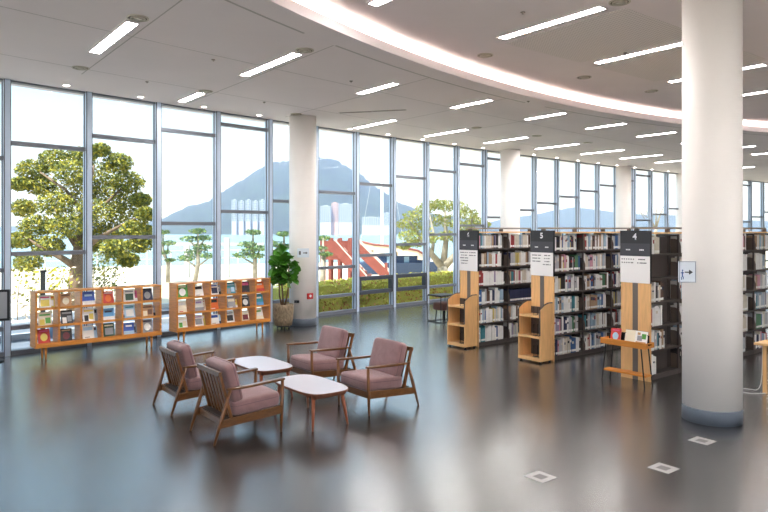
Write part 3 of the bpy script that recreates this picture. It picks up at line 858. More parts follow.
for i, (dist, num, k, r, n, nm, hh, tt, dd, p) in enumerate(pending):
    if i < 298:
        b = MB(); book_into(b, hh, tt, dd)
        if R.random() < .5: b.box(.002, tt - .002, -.0012, 0, hh * .62, hh * R.uniform(.7, .85), 3)
        ob = b.build('library_book', [bookmat(nm), STICK, PAGES, bookmat(R.choice(('white', 'cream', 'navy', 'red', 'black')))], None, loc=p, rotz=TH)
        size = 'tall' if hh > .275 else ('short' if hh < .241 else '')
        wd = ('slim ' if tt < .03 else 'thick ' if tt > .045 else '')
        tag(ob, ('%s %s%s book, %s along the %s, %s of bookcase %s' % (size, wd, nm, ORD[n - 1], ROWN[r], BAYN[k], num)).strip(), 'book', 'library books standing on the tall bookcases')
    else:
        M = Matrix.Translation(p) @ Matrix.Rotation(TH, 4, 'Z')
        book_into(rest, hh, tt, dd, M, ridx[nm], 0, 1)
if rest.v:
    tag(rest.build('library_books', rmats), 'many more upright library books on the shelves farther back', 'books', 'library books standing on the tall bookcases', 'stuff')

# ------------------------------------------------------------------ book carts at signs 6 and 5
def cart(loc, label):
    o = root('book_cart', loc, TH, label, 'book cart', 'three tier wooden book carts')
    D_, W_ = .31, .46
    def side(y0, name):
        prof = [(0, .03), (D_, .03), (D_, .955), (.20, .955), (.10, .925), (.03, .88), (0, .84)]
        M = Matrix(((1, 0, 0, 0), (0, 0, 1, y0), (0, 1, 0, 0), (0, 0, 0, 1)))
        s_ = MB().prism(prof, 0, .022, 0, M).build(name, BEECH, o)
        e = MB(); pts = [(x, y0 + .011, z) for x, z in ((D_, .957), (.20, .957), (.10, .927), (.03, .882), (-.001, .842), (-.001, .45))]
        e.tube(pts, .013, 6); e.build('edge_trim', STEELB, s_)
    side(0, 'side_panel'); side(W_ - .022, 'side_panel')
    for z in (.075, .42, .755):
        MB().box(.01, D_, .022, W_ - .022, z - .02, z).build('shelf', BEECHH, o)
        MB().box(.0, .012, .022, W_ - .022, z - .025, z + .012).build('shelf_lip', BEECHH, o)
    MB().box(.0, .02, .022, W_ - .022, .03, .06).build('kick_board', BEECH, o)
    MB().box(D_ - .008, D_, .022, W_ - .022, .05, .87).build('back_board', STEELB, o)
    for z in (.075, .42, .755):
        for y in (.075, .19):
            f = MB(); h = .19 if z < .7 else .13
            f.tube([(.07, y, z), (.07, y, z + h), (.17, y, z + h), (.17, y, z)], .007, 6)
            f.box(.06, .18, y - .03, y + .03, z, z + .003)
            f.build('wire_bookend', BLACKM, o)
    for x in (.04, D_ - .04):
        for y in (.03, W_ - .03):
            c_ = MB().tube([(x, y - .012, .025), (x, y + .012, .025)], .025, 14); c_.box(x - .012, x + .012, y - .006, y + .006, .025, .05)
            c_.build('castor', BLACKM, o)
    return o
cart(tuple(Vector((1.74, 12.06, 0)) + U * -.365 + V * .0), 'three tier wooden book cart with wire bookends under sign 6')
cart(tuple(Vector((2.785, 10.76, 0)) + U * -.365 + V * .0), 'three tier wooden book cart with wire bookends under sign 5')

# ------------------------------------------------------------------ narrow display console in front of sign 4
tc = Vector((3.40, 9.245, 0))
o = root('display_console', tc, TH, 'narrow wooden display table with black legs below sign 4', 'display table')
HL, HD = .35, .11
f = MB(); f.box(-HD, HD, -HL, HL, .535, .55); f.build('tray_bottom', OAK, o)
f = MB(); f.box(-HD, -HD + .014, -HL, HL, .525, .61); f.build('front_rail', OAK, o, bevel=.003)
f = MB(); f.box(HD - .014, HD, -HL, HL, .535, .605); f.build('rear_rail', OAK, o, bevel=.003)
for y0 in (-HL, HL - .014):
    f = MB(); f.box(-HD + .014, HD - .014, y0, y0 + .014, .535, .565); f.box(-HD + .014, HD - .014, y0, y0 + .014, .59, .605)
    f.box(-HD + .014, -.045, y0, y0 + .014, .565, .59); f.box(.045, HD - .014, y0, y0 + .014, .565, .59); f.build('end_rail', OAK, o)
MB().box(-.075, .075, -HL + .02, HL - .02, .14, .165).build('foot_shelf', OAK, o, bevel=.003)
for sx in (-1, 1):
    for sy in (-1, 1):
        MB().tube([(sx * .09, sy * (HL - .08), .535), (sx * .10, sy * (HL - .02), 0)], .009, 8).build('leg', BLACKM, o)
f = MB(); f.box(.03, .04, -HL + .03, HL - .05, .55, .70); f.build('book_rest', BLACKM, o)
TC = Matrix.Translation(tc) @ Matrix.Rotation(TH, 4, 'Z')
bp_ = TC @ Vector((-.03, .17, .551))
cover_book('display_book', bp_, TH - PI / 2, .22, .155, .2, .02, ('red', 'pale blue', 'pink'), 2, 'red picture book with pale blue print standing on the narrow display table', 'book', None)
# open book
bo = root('open_book', TC @ Vector((-.03, -.13, .551)), TH - PI / 2, 'open picture book with a cream page and a pictured page on the display table', 'book')
T = Matrix.Rotation(-.25, 4, 'X')
for sgn, nm, m1 in ((-1, 'page_block', 'cream'), (1, 'page_block', 'white')):
    M = T @ Matrix.Rotation(sgn * .14, 4, 'Z')
    q = MB(); q.box(min(0, sgn * .17), max(0, sgn * .17), 0, .008, 0, .205, 0, M)
    pb = q.build(nm, [cmat(m1)], bo)
    if sgn == 1:
        q = MB()
        for (x0, x1, z0, z1, mi) in ((.015, .155, .02, .06, 0), (.03, .1, .07, .14, 1), (.09, .15, .1, .17, 2), (.03, .07, .15, .185, 0)): q.box(x0, x1, -.0012, 0, z0, z1, mi, M)
        q.build('picture', [cmat('tan'), cmat('grey'), cmat('green')], pb)
q = MB(); q.box(-.175, 0, .0085, .0115, -.0, .21, 0, T @ Matrix.Rotation(-.14, 4, 'Z')); q.box(0, .175, .0085, .0115, -.0, .21, 0, T @ Matrix.Rotation(.14, 4, 'Z')); q.build('cover', cmat('brown'), bo)

# ------------------------------------------------------------------ small wire side table and stool beside the sign 6 cart
st = px(427.8, 321.2); w = .6
o = root('side_table', (st[0] + .0, st[1] + .0, 0), TH, 'black square tube side table by the windows beside the sign 6 cart', 'side table')
r = .011
def sq(mb, a, b):
    mb.tube([a, b], r, 4)
hz = .62
f = MB()
for x in (0, .55):
    for y in (0, -.45): sq(f, (x, y, 0), (x, y, hz))
f.build('leg_frame', BLACKM, o)
f = MB()
for z in (.012, hz - .012):
    sq(f, (0, 0, z), (.55, 0, z)); sq(f, (0, -.45, z), (.55, -.45, z)); sq(f, (0, 0, z), (0, -.45, z)); sq(f, (.55, 0, z), (.55, -.45, z))
f.build('cross_frame', BLACKM, o)
MB().box(0, .55, -.45, 0, hz, hz + .012).build('top', BLACKM, o)
o = root('stool', (*(Vector(st + (0,)) + U * .29 + V * -.235)[:2], 0), TH, 'low brown leather stool pushed under the black side table', 'stool')
c = MB(); cushion(c, Matrix.Translation((0, 0, .36)), .40, .36, .2); c.build('seat', LEATHER, o, smooth=True)
for sx in (-1, 1):
    for sy in (-1, 1): MB().tube([(sx * .12, sy * .11, .3), (sx * .14, sy * .13, 0)], .014, 8).build('leg', BLACKM, o)

# ------------------------------------------------------------------ desk at the right edge, cable
o = root('reading_desk', (5.0, 8.66, 0), TH, 'light wooden reading desk at the right edge beyond the large pillar', 'desk')
MB().box(-.10, 1.5, -.65, .10, .635, .665).build('desktop', BEECHH, o, bevel=.004)
for x in (0, 1.35):
    MB().box(x - .022, x + .022, -.02, .022, 0, .635).build('leg', BEECH, o)
    MB().box(x - .022, x + .022, -.60, -.56, 0, .635).build('leg', BEECH, o)
f = MB(); f.box(.022, 1.33, -.59, -.57, .52, .635); f.build('apron', BEECH, o)
tag(curve_tube('power_cable', [(4.98, 8.62, .012), (4.80, 8.60, .008), (4.70, 8.72, .008), (4.76, 8.95, .008), (4.90, 8.86, .008), (4.97, 8.72, .02), (4.99, 8.70, .3), (4.99, 8.70, .6)], .006, CABLE), 'thin white cable looping on the floor by the reading desk', 'cable')

# poster stand cut by the left edge of the frame
o = root('poster_stand', (-6.36, 10.72, 0), rad(22), 'black framed poster stand cut off at the left edge of the view', 'poster stand')
MB().box(-.25, .25, -.015, .015, .66, 1.17).build('frame', BLACKM, o, bevel=.003)
MB().box(-.21, .21, -.019, -.015, .70, 1.13).build('poster', cmat('grey'), o)
MB().tube([(0, .02, .03), (0, .02, 1.0)], .015, 10).build('post', BLACKM, o)
MB().lathe([(.17, 0), (.17, .02), (.03, .035)], 28).build('base', BLACKM, o)

# ------------------------------------------------------------------ outdoors
def P(x, y, d):                                    # a place outdoors seen in that direction at depth d
    return Vector(((x - 384) / 660 * d, d, CAM_H + (229.5 - y) / 660 * d))
gp = MB(); gp.prism([(-90, -60), (90, -60), (90, 96), (30, 72), (0, 50), (-30, 38), (-90, 20)], -.7, -.26); tag(gp.build('plaza', SAND), kind='structure')
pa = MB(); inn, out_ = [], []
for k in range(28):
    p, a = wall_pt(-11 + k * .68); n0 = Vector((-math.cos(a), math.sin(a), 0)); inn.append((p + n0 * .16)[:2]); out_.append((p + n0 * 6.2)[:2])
pa.prism(inn + out_[::-1], -.27, -.25); tag(pa.build('path', mat('shaded_asphalt', (104, 112, 124), .85, var=.1, scale=1.2)), kind='structure')  # asphalt strip, the building's shade partly put into its dark blue-grey
for off, wd, zt in ((3.2, .16, -.13), (6.2, .22, -.12)):
    kb = MB(); i_, o_ = [], []
    for k in range(28):
        p, a = wall_pt(-11 + k * .68); n0 = Vector((-math.cos(a), math.sin(a), 0)); i_.append((p + n0 * off)[:2]); o_.append((p + n0 * (off + wd))[:2])
    kb.prism(i_ + o_[::-1], -.26, zt); tag(kb.build('kerb', mat('kerb_stone', (186, 190, 196), .8)), kind='structure')
def sea_mat():
    m = bpy.data.materials.new('sea_water'); m.use_nodes = True
    nt = m.node_tree; b = nt.nodes['Principled BSDF']
    b.inputs['Base Color'].default_value = lin((120, 150, 160)); b.inputs['Roughness'].default_value = .25
    n = nt.nodes.new('ShaderNodeTexNoise'); n.inputs['Scale'].default_value = .35; n.inputs['Detail'].default_value = 6
    tc = nt.nodes.new('ShaderNodeTexCoord'); nt.links.new(tc.outputs['Object'], n.inputs['Vector'])
    bp = nt.nodes.new('ShaderNodeBump'); bp.inputs['Strength'].default_value = .5; bp.inputs['Distance'].default_value = .5
    nt.links.new(n.outputs['Fac'], bp.inputs['Height']); nt.links.new(bp.outputs['Normal'], b.inputs['Normal'])
    return m
sw = MB(); sw.add([(-3000, 15, -2.2), (3000, 15, -2.2), (3000, 4000, -2.2), (-3000, 4000, -2.2)], [(0, 1, 2, 3)])
tag(sw.build('sea', sea_mat()), kind='structure')

def leaf_cards(mb, c, rx, ry, rz, n, size, nm, rnd, flat=.5):
    for _ in range(n):
        while True:
            q = Vector((rnd.uniform(-1, 1), rnd.uniform(-1, 1), rnd.uniform(-1, 1)))
            if .25 < q.length < 1: break
        p = c + Vector((q.x * rx, q.y * ry, q.z * rz))
        s_ = size * rnd.uniform(.6, 1.25)
        nrm = Vector((rnd.gauss(0, 1), rnd.gauss(0, 1), rnd.gauss(0, 1) + flat)).normalized()
        a = nrm.orthogonal().normalized(); b_ = nrm.cross(a)
        t = rnd.uniform(0, PI); a, b_ = a * math.cos(t) + b_ * math.sin(t), b_ * math.cos(t) - a * math.sin(t)
        m = rnd.choices(range(nm), weights=(4, 3, 2)[:nm])[0]
        mb.add([p - a * s_, p - b_ * s_ * .45 + nrm * s_ * .12, p + a * s_, p + b_ * s_ * .45 + nrm * s_ * .12], [(0, 1, 2, 3)], m)
def make_tree(name, label, cat, d, trunk, branches, clusters, mats_, bark, n, size, seed, dj=.6, group=None, flat=.5, sq_=.62):
    """trunk/branches: lists of (x, y, offset, radius) directions; clusters: (x, y, radius in px)"""
    rnd = random.Random(seed)
    gx, gy = trunk[0][0], trunk[0][1]
    base = P(gx, gy, d); base.z = -.26
    o = root(name, base, 0, label, cat, group)
    k = MB(); pts = [P(x, y, d + j) - base for x, y, j, _ in trunk]; pts[0].z = 0
    k.tube(pts, [q[3] for q in trunk], 12); k.build('trunk', bark, o, smooth=True)
    bb = MB()
    for br in branches: bb.tube([P(x, y, d + j) - base for x, y, j, _ in br], [q[3] for q in br], 7)
    if branches: bb.build('branches', bark, o, smooth=True)
    lf = MB()
    for (x, y, rpx) in clusters:
        r_ = rpx / 660 * d
        leaf_cards(lf, P(x, y, d + rnd.uniform(-dj, dj)) - base, r_ * 1.15, r_ * 1.1, r_ * sq_, n, size, len(mats_), rnd, flat)
    lf.build('foliage', mats_, o)
    return o
bigc = [(100, 150, 9), (82, 157, 14), (55, 160, 15), (118, 163, 13), (32, 170, 14), (70, 172, 17), (98, 176, 18), (128, 182, 15), (20, 184, 9), (42, 186, 14), (112, 195, 18), (78, 192, 18), (140, 200, 10), (55, 204, 16),
        (24, 208, 12), (92, 212, 18), (124, 214, 17), (146, 214, 9), (36, 226, 15), (66, 226, 16), (106, 232, 16), (136, 230, 13), (20, 240, 11), (48, 246, 14), (116, 248, 13), (140, 244, 12), (28, 262, 13), (128, 260, 10), (88, 244, 12), (146, 232, 9)]
make_tree('tree', 'broad olive green tree spreading behind the left oak rack', 'tree', 19.5,
          [(76, 300, 0, .26), (76, 280, 0, .2), (77, 262, 0, .17), (80, 235, .1, .12), (86, 200, .2, .07), (94, 165, .2, .03)],
          [[(77, 268, 0, .12), (62, 258, -.3, .09), (42, 248, -.5, .05), (24, 236, -.6, .025)], [(79, 250, 0, .1), (62, 225, .3, .06), (50, 195, .4, .03)], [(79, 255, 0, .1), (98, 238, -.2, .07), (122, 225, -.4, .04), (142, 215, -.4, .02)],
           [(83, 222, .1, .07), (104, 205, .3, .05), (125, 185, .4, .02)], [(84, 215, .1, .06), (66, 190, -.2, .04), (40, 172, -.3, .02)]],
          bigc, [LF1, LF2, LF3], BARK, 1000, .058, 4, .9, sq_=.78)
make_tree('tree', 'yellow green spreading tree outside left of sign 6', 'tree', 25,
          [(441, 296, 0, .26), (442, 280, 0, .22), (443, 266, 0, .2)],
          [[(443, 268, 0, .16), (432, 255, -.2, .12), (420, 238, -.3, .07), (408, 220, -.3, .03)], [(443, 266, 0, .15), (446, 240, .2, .1), (445, 210, .2, .04)], [(443, 268, 0, .16), (456, 254, -.1, .12), (466, 235, -.2, .06), (474, 215, -.2, .03)], [(432, 255, -.2, .08), (434, 235, .1, .05), (428, 208, .2, .02)], [(456, 254, 0, .08), (458, 230, .2, .05), (462, 205, .3, .02)]],
          [(405, 224, 9), (414, 216, 10), (426, 208, 10), (438, 204, 9), (446, 206, 10), (458, 207, 10), (468, 214, 9), (476, 221, 8), (408, 236, 9), (420, 228, 11), (434, 220, 11), (450, 221, 11), (462, 226, 10), (472, 232, 8), (416, 243, 8), (430, 238, 9), (446, 236, 9), (460, 240, 8), (404, 246, 6), (484, 224, 6)],
          [LF4, LF1, PN2], BARKG, 330, .055, 6, .9)
PG = 'cloud pruned pines on the seafront'
def pine(label, bx, by, d, pads, seed, lean):
    return make_tree('pine', label, 'pine tree', d, [(bx, by, 0, .1), (bx + lean, by - 20, 0, .085), (pads[0][0], pads[0][1] + 18, 0, .06), (pads[0][0], pads[0][1], 0, .03)],
                     [[(bx + lean, pads[j][1] + 10, 0, .05), (pads[j][0], pads[j][1] + 2, 0, .025)] for j in range(1, len(pads))], pads, [PN1, PN2, PN3], BARKG, 240, .06, seed, .25, PG, 1.2, .36)
pine('cloud pruned pine above the left end of the rack by the fig', 194, 284, 27, [(198, 231, 8), (190, 239, 9), (204, 238, 8), (196, 252, 11), (186, 258, 9), (209, 256, 8), (202, 247, 9)], 11, 4)
pine('cloud pruned pine above the right end of the rack by the fig', 255, 279, 27, [(253, 232, 8), (247, 244, 9), (260, 248, 8), (242, 255, 9), (256, 256, 8), (250, 250, 8)], 12, 0)
pine('cloud pruned pine showing behind the potted fig', 281, 282, 26, [(284, 234, 7), (276, 244, 9), (284, 246, 7), (272, 252, 6)], 13, 2)
pine('cloud pruned pine touching the right side of the big tree', 168, 284, 30, [(163, 232, 6), (168, 243, 7), (162, 252, 8), (170, 260, 5)], 14, 0)
pine('small pine clump by the red timber stair', 322, 276, 25, [(323, 238, 7), (320, 248, 7), (326, 254, 6)], 15, 1)
make_tree('bare_tree', 'thin bare tree outside beyond the far bookcases', 'tree', 46, [(655, 262, 0, .16), (655, 240, 0, .13), (656, 228, 0, .1)],
          [[(656, 230, 0, .08), (650, 218, 0, .05), (645, 209, 0, .02)], [(656, 228, 0, .08), (660, 215, 0, .05), (664, 206, 0, .02)], [(656, 230, 0, .07), (656, 215, 0, .04), (657, 203, 0, .02)], [(650, 218, 0, .04), (652, 208, 0, .02)], [(660, 215, 0, .04), (668, 212, 0, .02)], [(645, 219, 0, .03), (640, 212, 0, .02), (651, 220, 0, .04)]],
          [(648, 208, 3), (660, 205, 3), (668, 212, 3)], [BARKG], BARKG, 8, .05, 16, .4)
# shrub left of the big tree, hedges
def bush(name, label, cat, c, rx, ry, h, n, size, seed, mats_, rz=0, kind=None):
    rnd = random.Random(seed); o = root(name, c, rz, label, cat)
    st_ = MB()
    m_ = max(3, int(rx * 6))
    for k in range(m_):
        x = (k + .5) / m_ * 2 * rx - rx; st_.tube([(x, 0, 0), (x + .05, rnd.uniform(-.1, .1) * ry, h * .7)], .012, 5)
    st_.build('stems', BARK, o)
    if name == 'hedge': MB().box(-rx, rx, -ry * .8, ry * .8, .02, h * .9).build('twigs', HG2, o)
    lf = MB()
    for _ in range(n):
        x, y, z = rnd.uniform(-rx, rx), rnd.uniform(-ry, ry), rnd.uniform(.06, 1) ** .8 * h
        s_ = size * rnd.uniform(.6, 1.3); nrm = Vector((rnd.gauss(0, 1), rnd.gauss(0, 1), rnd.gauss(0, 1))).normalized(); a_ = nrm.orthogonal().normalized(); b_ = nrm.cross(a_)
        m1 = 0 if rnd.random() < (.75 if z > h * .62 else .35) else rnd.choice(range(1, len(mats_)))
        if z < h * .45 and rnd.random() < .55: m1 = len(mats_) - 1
        p = Vector((x, y, z)); lf.add([p - a_ * s_, p - b_ * s_ * .5, p + a_ * s_, p + b_ * s_ * .5], [(0, 1, 2, 3)], m1)
    lf.build('leaves', mats_, o)
    return o
for k, (i0, i1, off) in enumerate(((4.7, 7.6, 1.1), (7.9, 10.2, 1.4), (10.4, 13.5, 1.6))):
    (p, a), (q, b_) = wall_pt(i0 * WS), wall_pt(i1 * WS)
    n0 = Vector((-math.cos(a), math.sin(a), 0)); n1 = Vector((-math.cos(b_), math.sin(b_), 0)); p, q = p + n0 * off, q + n1 * off
    d_ = q - p; c_ = (p + q) / 2; c_.z = -.26
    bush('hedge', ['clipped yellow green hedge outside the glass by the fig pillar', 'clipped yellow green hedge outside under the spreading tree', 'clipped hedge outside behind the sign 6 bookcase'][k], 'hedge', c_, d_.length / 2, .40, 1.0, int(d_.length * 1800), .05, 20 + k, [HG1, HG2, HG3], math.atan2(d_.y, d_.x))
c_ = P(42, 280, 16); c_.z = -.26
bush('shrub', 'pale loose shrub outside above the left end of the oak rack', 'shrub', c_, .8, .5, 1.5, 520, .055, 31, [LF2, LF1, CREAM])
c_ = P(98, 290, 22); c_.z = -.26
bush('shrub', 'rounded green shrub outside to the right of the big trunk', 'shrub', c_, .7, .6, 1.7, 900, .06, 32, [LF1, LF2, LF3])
# post light outside
c_ = P(43.5, 330, 15.4); c_.z = -.26
o = root('bollard_light', c_, .4, 'dark square bollard light with a white edge outside above the left rack', 'bollard')
MB().box(-.06, .06, -.06, .06, 0, 1.42).build('post', mat('bollard_dark', (44, 46, 44), .5), o); MB().box(.045, .066, -.066, -.03, .1, 1.42).build('light_strip', WHITEP, o)
MB().box(-.065, .065, -.065, .065, 1.42, 1.46).build('cap', BLACKM, o)
# seafront rail and low benches
rl_a, rl_b = P(-40, 262, 36), P(300, 262, 44)
o = root('seafront_railing', (rl_a.x, rl_a.y, -.26), 0, 'pale seafront railing along the edge of the paving', 'railing')
d_ = Vector((rl_b.x - rl_a.x, rl_b.y - rl_a.y, 0))
f = MB(); f.tube([(0, 0, 1.1), tuple(d_ + Vector((0, 0, 1.1)))], .04, 6); f.tube([(0, 0, .6), tuple(d_ + Vector((0, 0, .6)))], .025, 6); f.build('rail', FENCE, o)
for k in range(15):
    q = d_ * (k / 14); MB().box(q.x - .04, q.x + .04, q.y - .04, q.y + .04, 0, 1.15).build('post', FENCE, o)
o = root('pergola', (*P(160, 262, 33)[:2], -.26), 0, 'thin beam on posts by the sea behind the pines', 'pergola')
e0 = P(150, 243, 33); e1 = P(262, 241, 33)
MB().box(-.4, 5.2, -.06, .06, 1.62, 1.74).build('beam', FENCE, o)
for x in (1.35, 3.35): MB().box(x - .12, x + .12, -.12, .12, 0, 2.0 if x > 2 else 1.62).build('post', FENCE, o)
o = root('bench', (*P(22, 330, 14.2)[:2], -.26), .75, 'low pale bench on the paving outside the left window', 'bench')
MB().box(-.9, .9, -.2, .2, .36, .44).build('seat', mat('bench_stone', (206, 214, 222), .7), o)
for x in (-.7, .7): MB().box(x - .1, x + .1, -.18, .18, 0, .36).build('support', mat('bench_blue', (118, 142, 170), .7), o)

# red timber stair platform
D0 = 29.0
o = root('timber_stair', (*P(320, 280, D0)[:2], -.26), 0, 'red timber platform with a railed stair outside behind the hedge', 'stair')
sx = D0 / 660
X = lambda x: (x - 320) * sx
Zp = lambda y: CAM_H + (229.5 - y) * sx + .26
f = MB(); f.box(X(322), X(353), -.7, .7, Zp(259), Zp(256)); f.build('platform', REDW, o)
for x in (323, 331, 340, 350):
    for y in (-.65, .65): MB().box(X(x) - .06, X(x) + .06, y - .06, y + .06, 0, Zp(238)).build('post', REDW, o)
f = MB(); f.box(X(322), X(345), -.72, -.66, Zp(256), Zp(241)); f.build('railing_panel', REDW, o)
f = MB(); f.box(X(322), X(353), .66, .72, Zp(256), Zp(241)); f.build('railing_panel', REDW, o)
for y in (-.7, .7):
    for (xa, ya, xb, yb) in ((336, 240, 367, 275), (358, 240, 390, 272)):
        if y > 0 and xa > 340: pass
        f = MB(); f.hexa([(X(xa), y - .04, Zp(ya + 14)), (X(xb), y - .04, Zp(yb + 12)), (X(xb), y + .04, Zp(yb + 12)), (X(xa), y + .04, Zp(ya + 14))], [(X(xa), y - .04, Zp(ya)), (X(xb), y - .04, Zp(yb)), (X(xb), y + .04, Zp(yb)), (X(xa), y + .04, Zp(ya))])
        f.build('stair_railing', REDW, o)
        f = MB(); f.tube([(X(xa), y, Zp(ya)), (X(xb), y, Zp(yb))], .05, 6); f.build('handrail', mat('handrail_pale', (206, 176, 164), .6), o)
for k in range(7):
    t = k / 6; x = 345 + t * 28; z = Zp(258 + t * 20); MB().box(X(x) - .14, X(x) + .14, -.66, .66, max(0, z - .05), max(.05, z)).build('step', REDW, o)
f = MB(); f.box(X(386) - .06, X(386) + .06, -.76, -.64, 0, Zp(262)); f.build('post', REDW, o)
# boat with awning and mast
D1 = 36.0; sx1 = D1 / 660
o = root('boat', (*P(395, 278, D1)[:2], -.26), .12, 'moored boat with cream awning, navy hull and tall white mast', 'boat')
X1 = lambda x: (x - 395) * sx1
Z1 = lambda y: CAM_H + (229.5 - y) * sx1 + .26
h = MB()
prof = [(350, .1), (362, .8), (380, 1.1), (405, 1.1), (425, .8), (444, .1)]
for (xa, wa), (xb, wb_) in zip(prof[:-1], prof[1:]):
    h.hexa([(X1(xa), -wa * .6, Z1(277)), (X1(xb), -wb_ * .6, Z1(277)), (X1(xb), wb_ * .6, Z1(277)), (X1(xa), wa * .6, Z1(277))], [(X1(xa), -wa, Z1(262)), (X1(xb), -wb_, Z1(262)), (X1(xb), wb_, Z1(262)), (X1(xa), wa, Z1(262))])
h.build('hull', NAVYP, o)
f = MB(); f.box(X1(372), X1(428), -.75, .75, Z1(263), Z1(254)); f.build('cabin', NAVYP, o)
f = MB(); f.box(X1(402), X1(407), -.78, -.75, Z1(262), Z1(256)); f.box(X1(385), X1(390), -.78, -.75, Z1(262), Z1(256)); f.build('cabin_window', mat('boat_glass', (150, 180, 200), .2), o)
aw = MB()
pts = [(358, 241, .4), (372, 244, .9), (395, 246, 1.1), (415, 250, 1.0), (424, 255, .7)]
for (xa, ya, wa), (xb, yb, wb_) in zip(pts[:-1], pts[1:]):
    aw.hexa([(X1(xa), -wa, Z1(ya + 9)), (X1(xb), -wb_, Z1(yb + 5)), (X1(xb), wb_, Z1(yb + 5)), (X1(xa), wa, Z1(ya + 9))], [(X1(xa), -wa, Z1(ya)), (X1(xb), -wb_, Z1(yb)), (X1(xb), wb_, Z1(yb)), (X1(xa), wa, Z1(ya))])
aw.build('awning', CREAM, o)
f = MB(); f.tube([(X1(x), -w_ - .02, Z1(y)) for x, y, w_ in pts], .06, 6); f.build('awning_edge', REDW, o)
ms = MB().tube([(X1(382), 0, Z1(262)), (X1(382), 0, Z1(180)), (X1(382), 0, Z1(112))], [.1, .08, .06], 10).build('mast', MASTM, o)
f = MB(); f.tube([(X1(371), 0, Z1(177)), (X1(393), 0, Z1(177))], .035, 6); f.build('crosstree', MASTM, ms)
f = MB()
for x in (360, 404): f.tube([(X1(382), 0, Z1(118)), (X1(x), 0, Z1(244))], .007, 4)
f.build('stay', MASTM, ms)

# ------------------------------------------------------------------ far shore
def ridge(name, prof, d, depth, seed, m):
    rnd = random.Random(seed); mb = MB()
    xs = []; k = prof[0][0]
    def yy(x):
        for (xa, ya), (xb, yb) in zip(prof[:-1], prof[1:]):
            if xa <= x <= xb:
                t = (x - xa) / (xb - xa); t = t * t * (3 - 2 * t) * .4 + t * .6
                return ya + (yb - ya) * t
        return prof[-1][1]
    step = 2.0; n = int((prof[-1][0] - prof[0][0]) / step); J = 14
    for i in range(n + 1):
        x = prof[0][0] + i * step; top = P(x, yy(x), d).z + 3
        for j in range(J + 1):
            t = j / J; dd = d - depth * (1 - t)
            hgt = -3 + (top + 3) * math.sin(t * PI / 2) ** .9
            amp = .03 * max(0, top) * (t if t < 1 else .6)
            mb.v.append(Vector(((x - 384) / 660 * dd, dd, hgt + rnd.uniform(-amp, amp)))); 
    for i in range(n):
        for j in range(J):
            a = i * (J + 1) + j; mb.f.append([a, a + J + 1, a + J + 2, a + 1]); mb.m.append(0)
    # far side falls back to the water
    o0 = len(mb.v)
    for i in range(n + 1):
        p = mb.v[i * (J + 1) + J]; mb.v.append(Vector((p.x * 1.2, p.y * 1.2, -3)))
    for i in range(n): mb.f.append([i * (J + 1) + J, (i + 1) * (J + 1) + J, o0 + i + 1, o0 + i]); mb.m.append(0)
    return tag(mb.build(name, m, smooth=True), kind='structure')
WOODS = mat('wooded_hill', (46, 60, 46), .95, var=.4, scale=.05, bump=.8, bscale=.12)
ridge('hill', [(120, 231), (160, 222), (180, 213), (190, 208), (200, 207), (207, 205), (215, 200), (228, 192), (240, 185), (255, 176), (265, 171), (275, 167), (288, 165), (300, 166), (315, 163), (327, 162), (336, 165), (345, 170), (360, 178), (375, 190), (400, 206), (420, 213), (440, 218), (470, 221), (500, 231)], 900, 320, 5, WOODS)
ridge('hill', [(470, 231), (500, 221), (530, 217), (560, 211), (575, 209), (595, 211), (615, 214), (640, 216), (680, 217), (730, 221), (800, 224), (900, 226)], 1500, 300, 6, WOODS)
ridge('hill', [(-60, 231), (20, 227), (80, 226), (130, 228), (165, 231)], 1900, 200, 8, WOODS)
TOWER = mat('tower_white', (176, 178, 184), .7); TWIN = mat('tower_window', (104, 114, 128), .4); TPINK = mat('tower_salmon', (214, 170, 160), .7)
def tower(label, x0, x1, ytop, ybot, d, m, storeys, cols):
    pL, pR = P(x0, ybot, d), P(x1, ybot, d); w = pR.x - pL.x; z0 = P(x0, ybot, d).z; hgt = P(x0, ytop, d).z - z0
    o = root('apartment_tower', ((pL.x + pR.x) / 2, d, z0), 0, label, 'building', 'white apartment towers below the far hill')
    MB().box(-w / 2, w / 2, 0, w * .8 if w < 20 else 16, 0, hgt).build('walls', m, o)
    MB().box(-w / 2 * .4, w / 2 * .4, 3, w * .5, hgt, hgt * 1.05).build('roof_block', m, o)
    q = MB()
    for s_ in range(storeys):
        for c in range(cols):
            xx = -w / 2 + (c + .2) * w / cols; zz = hgt * (s_ + .25) / storeys
            q.box(xx, xx + w / cols * .6, -.3, .05, zz, zz + hgt / storeys * .5)
    q.build('windows', TWIN, o)
    b = MB().box(-w / 2, w / 2, 0, 16, -z0 - 2.4, 0); b.build('podium', m, o)
for k, x in enumerate((234, 241, 248, 255, 262)):
    tower('slim white apartment tower, %s of five below the hill' % ORD[k], x - 2.4, x + 2.4, 200 + k % 2, 221, 560, TOWER, 12, 2)
tower('broad white apartment slab to the right of the fig pillar', 320, 331, 206, 222, 540, TOWER, 8, 6)
tower('salmon topped apartment slab between the white ones', 331.5, 338, 203, 222, 545, TPINK, 9, 3)
tower('white apartment slab left of the mast', 338.5, 352, 204, 222, 540, TOWER, 9, 7)
tower('low white apartment slab just left of the tall mast', 362, 380, 217, 225, 520, TOWER, 4, 8)
tower('white apartment slab just right of the tall mast', 383, 393, 213, 225, 520, TOWER, 6, 5)

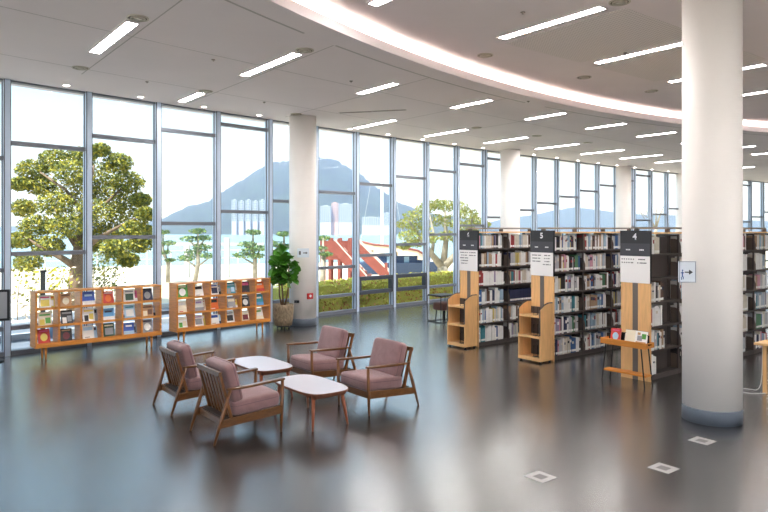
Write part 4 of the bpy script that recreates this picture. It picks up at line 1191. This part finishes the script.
# sea haze: a thin scattering volume between the shore and the hills
hz_ = bpy.data.materials.new('sea_haze'); hz_.use_nodes = True
nt = hz_.node_tree; nt.nodes.clear(); oo = nt.nodes.new('ShaderNodeOutputMaterial'); vs_ = nt.nodes.new('ShaderNodeVolumeScatter')
vs_.inputs['Color'].default_value = (.42, .51, .95, 1); vs_.inputs['Density'].default_value = .0009; vs_.inputs['Anisotropy'].default_value = -.2
nt.links.new(vs_.outputs[0], oo.inputs['Volume'])
hb = MB().box(-1200, 1500, 120, 1000, -2.3, 96)
tag(hb.build('sea_haze', hz_), 'pale blue haze over the water and the far shore', 'haze', kind='stuff')

# ------------------------------------------------------------------ sky, sun, camera
w = bpy.data.worlds.new('sky'); S.world = w; w.use_nodes = True
nt = w.node_tree; bg = nt.nodes['Background']
tc_ = nt.nodes.new('ShaderNodeTexCoord'); sp_ = nt.nodes.new('ShaderNodeSeparateXYZ'); rp = nt.nodes.new('ShaderNodeValToRGB')
nt.links.new(tc_.outputs['Generated'], sp_.inputs[0]); nt.links.new(sp_.outputs['Z'], rp.inputs['Fac'])
rp.color_ramp.elements[0].position = .03; rp.color_ramp.elements[0].color = (.93, .97, 1.0, 1)
rp.color_ramp.elements[1].position = .22; rp.color_ramp.elements[1].color = (.53, .77, 1.0, 1)
nt.links.new(rp.outputs['Color'], bg.inputs['Color'])
bg.inputs['Strength'].default_value = .72
sl_ = bpy.data.lights.new('sun', 'SUN'); sl_.energy = 5.0; sl_.angle = rad(1); sl_.color = (1, .95, .86)
so = bpy.data.objects.new('sun', sl_); COL.objects.link(so)
so.rotation_euler = Vector((.28, .55, -1.0)).to_track_quat('-Z', 'Y').to_euler()

cam = bpy.data.cameras.new('camera'); co = bpy.data.objects.new('camera', cam); COL.objects.link(co)
co.location = (0, 0, CAM_H); co.rotation_euler = (PI / 2, 0, 0)
cam.sensor_width = 36; cam.lens = 660 / 768 * 36; cam.shift_y = -26.5 / 768; cam.clip_end = 6000; cam.clip_start = .05
S.camera = co
S.view_settings.view_transform = 'Standard'; S.view_settings.look = 'None'; S.view_settings.gamma = 1; S.view_settings.use_curve_mapping = False
S.view_settings.exposure = 1.22
S.cycles.max_bounces = 10; S.cycles.diffuse_bounces = 5; S.cycles.transparent_max_bounces = 24
S.cycles.caustics_reflective = True; S.cycles.blur_glossy = 1.0; S.cycles.caustics_refractive = False
S.cycles.sample_clamp_indirect = 6
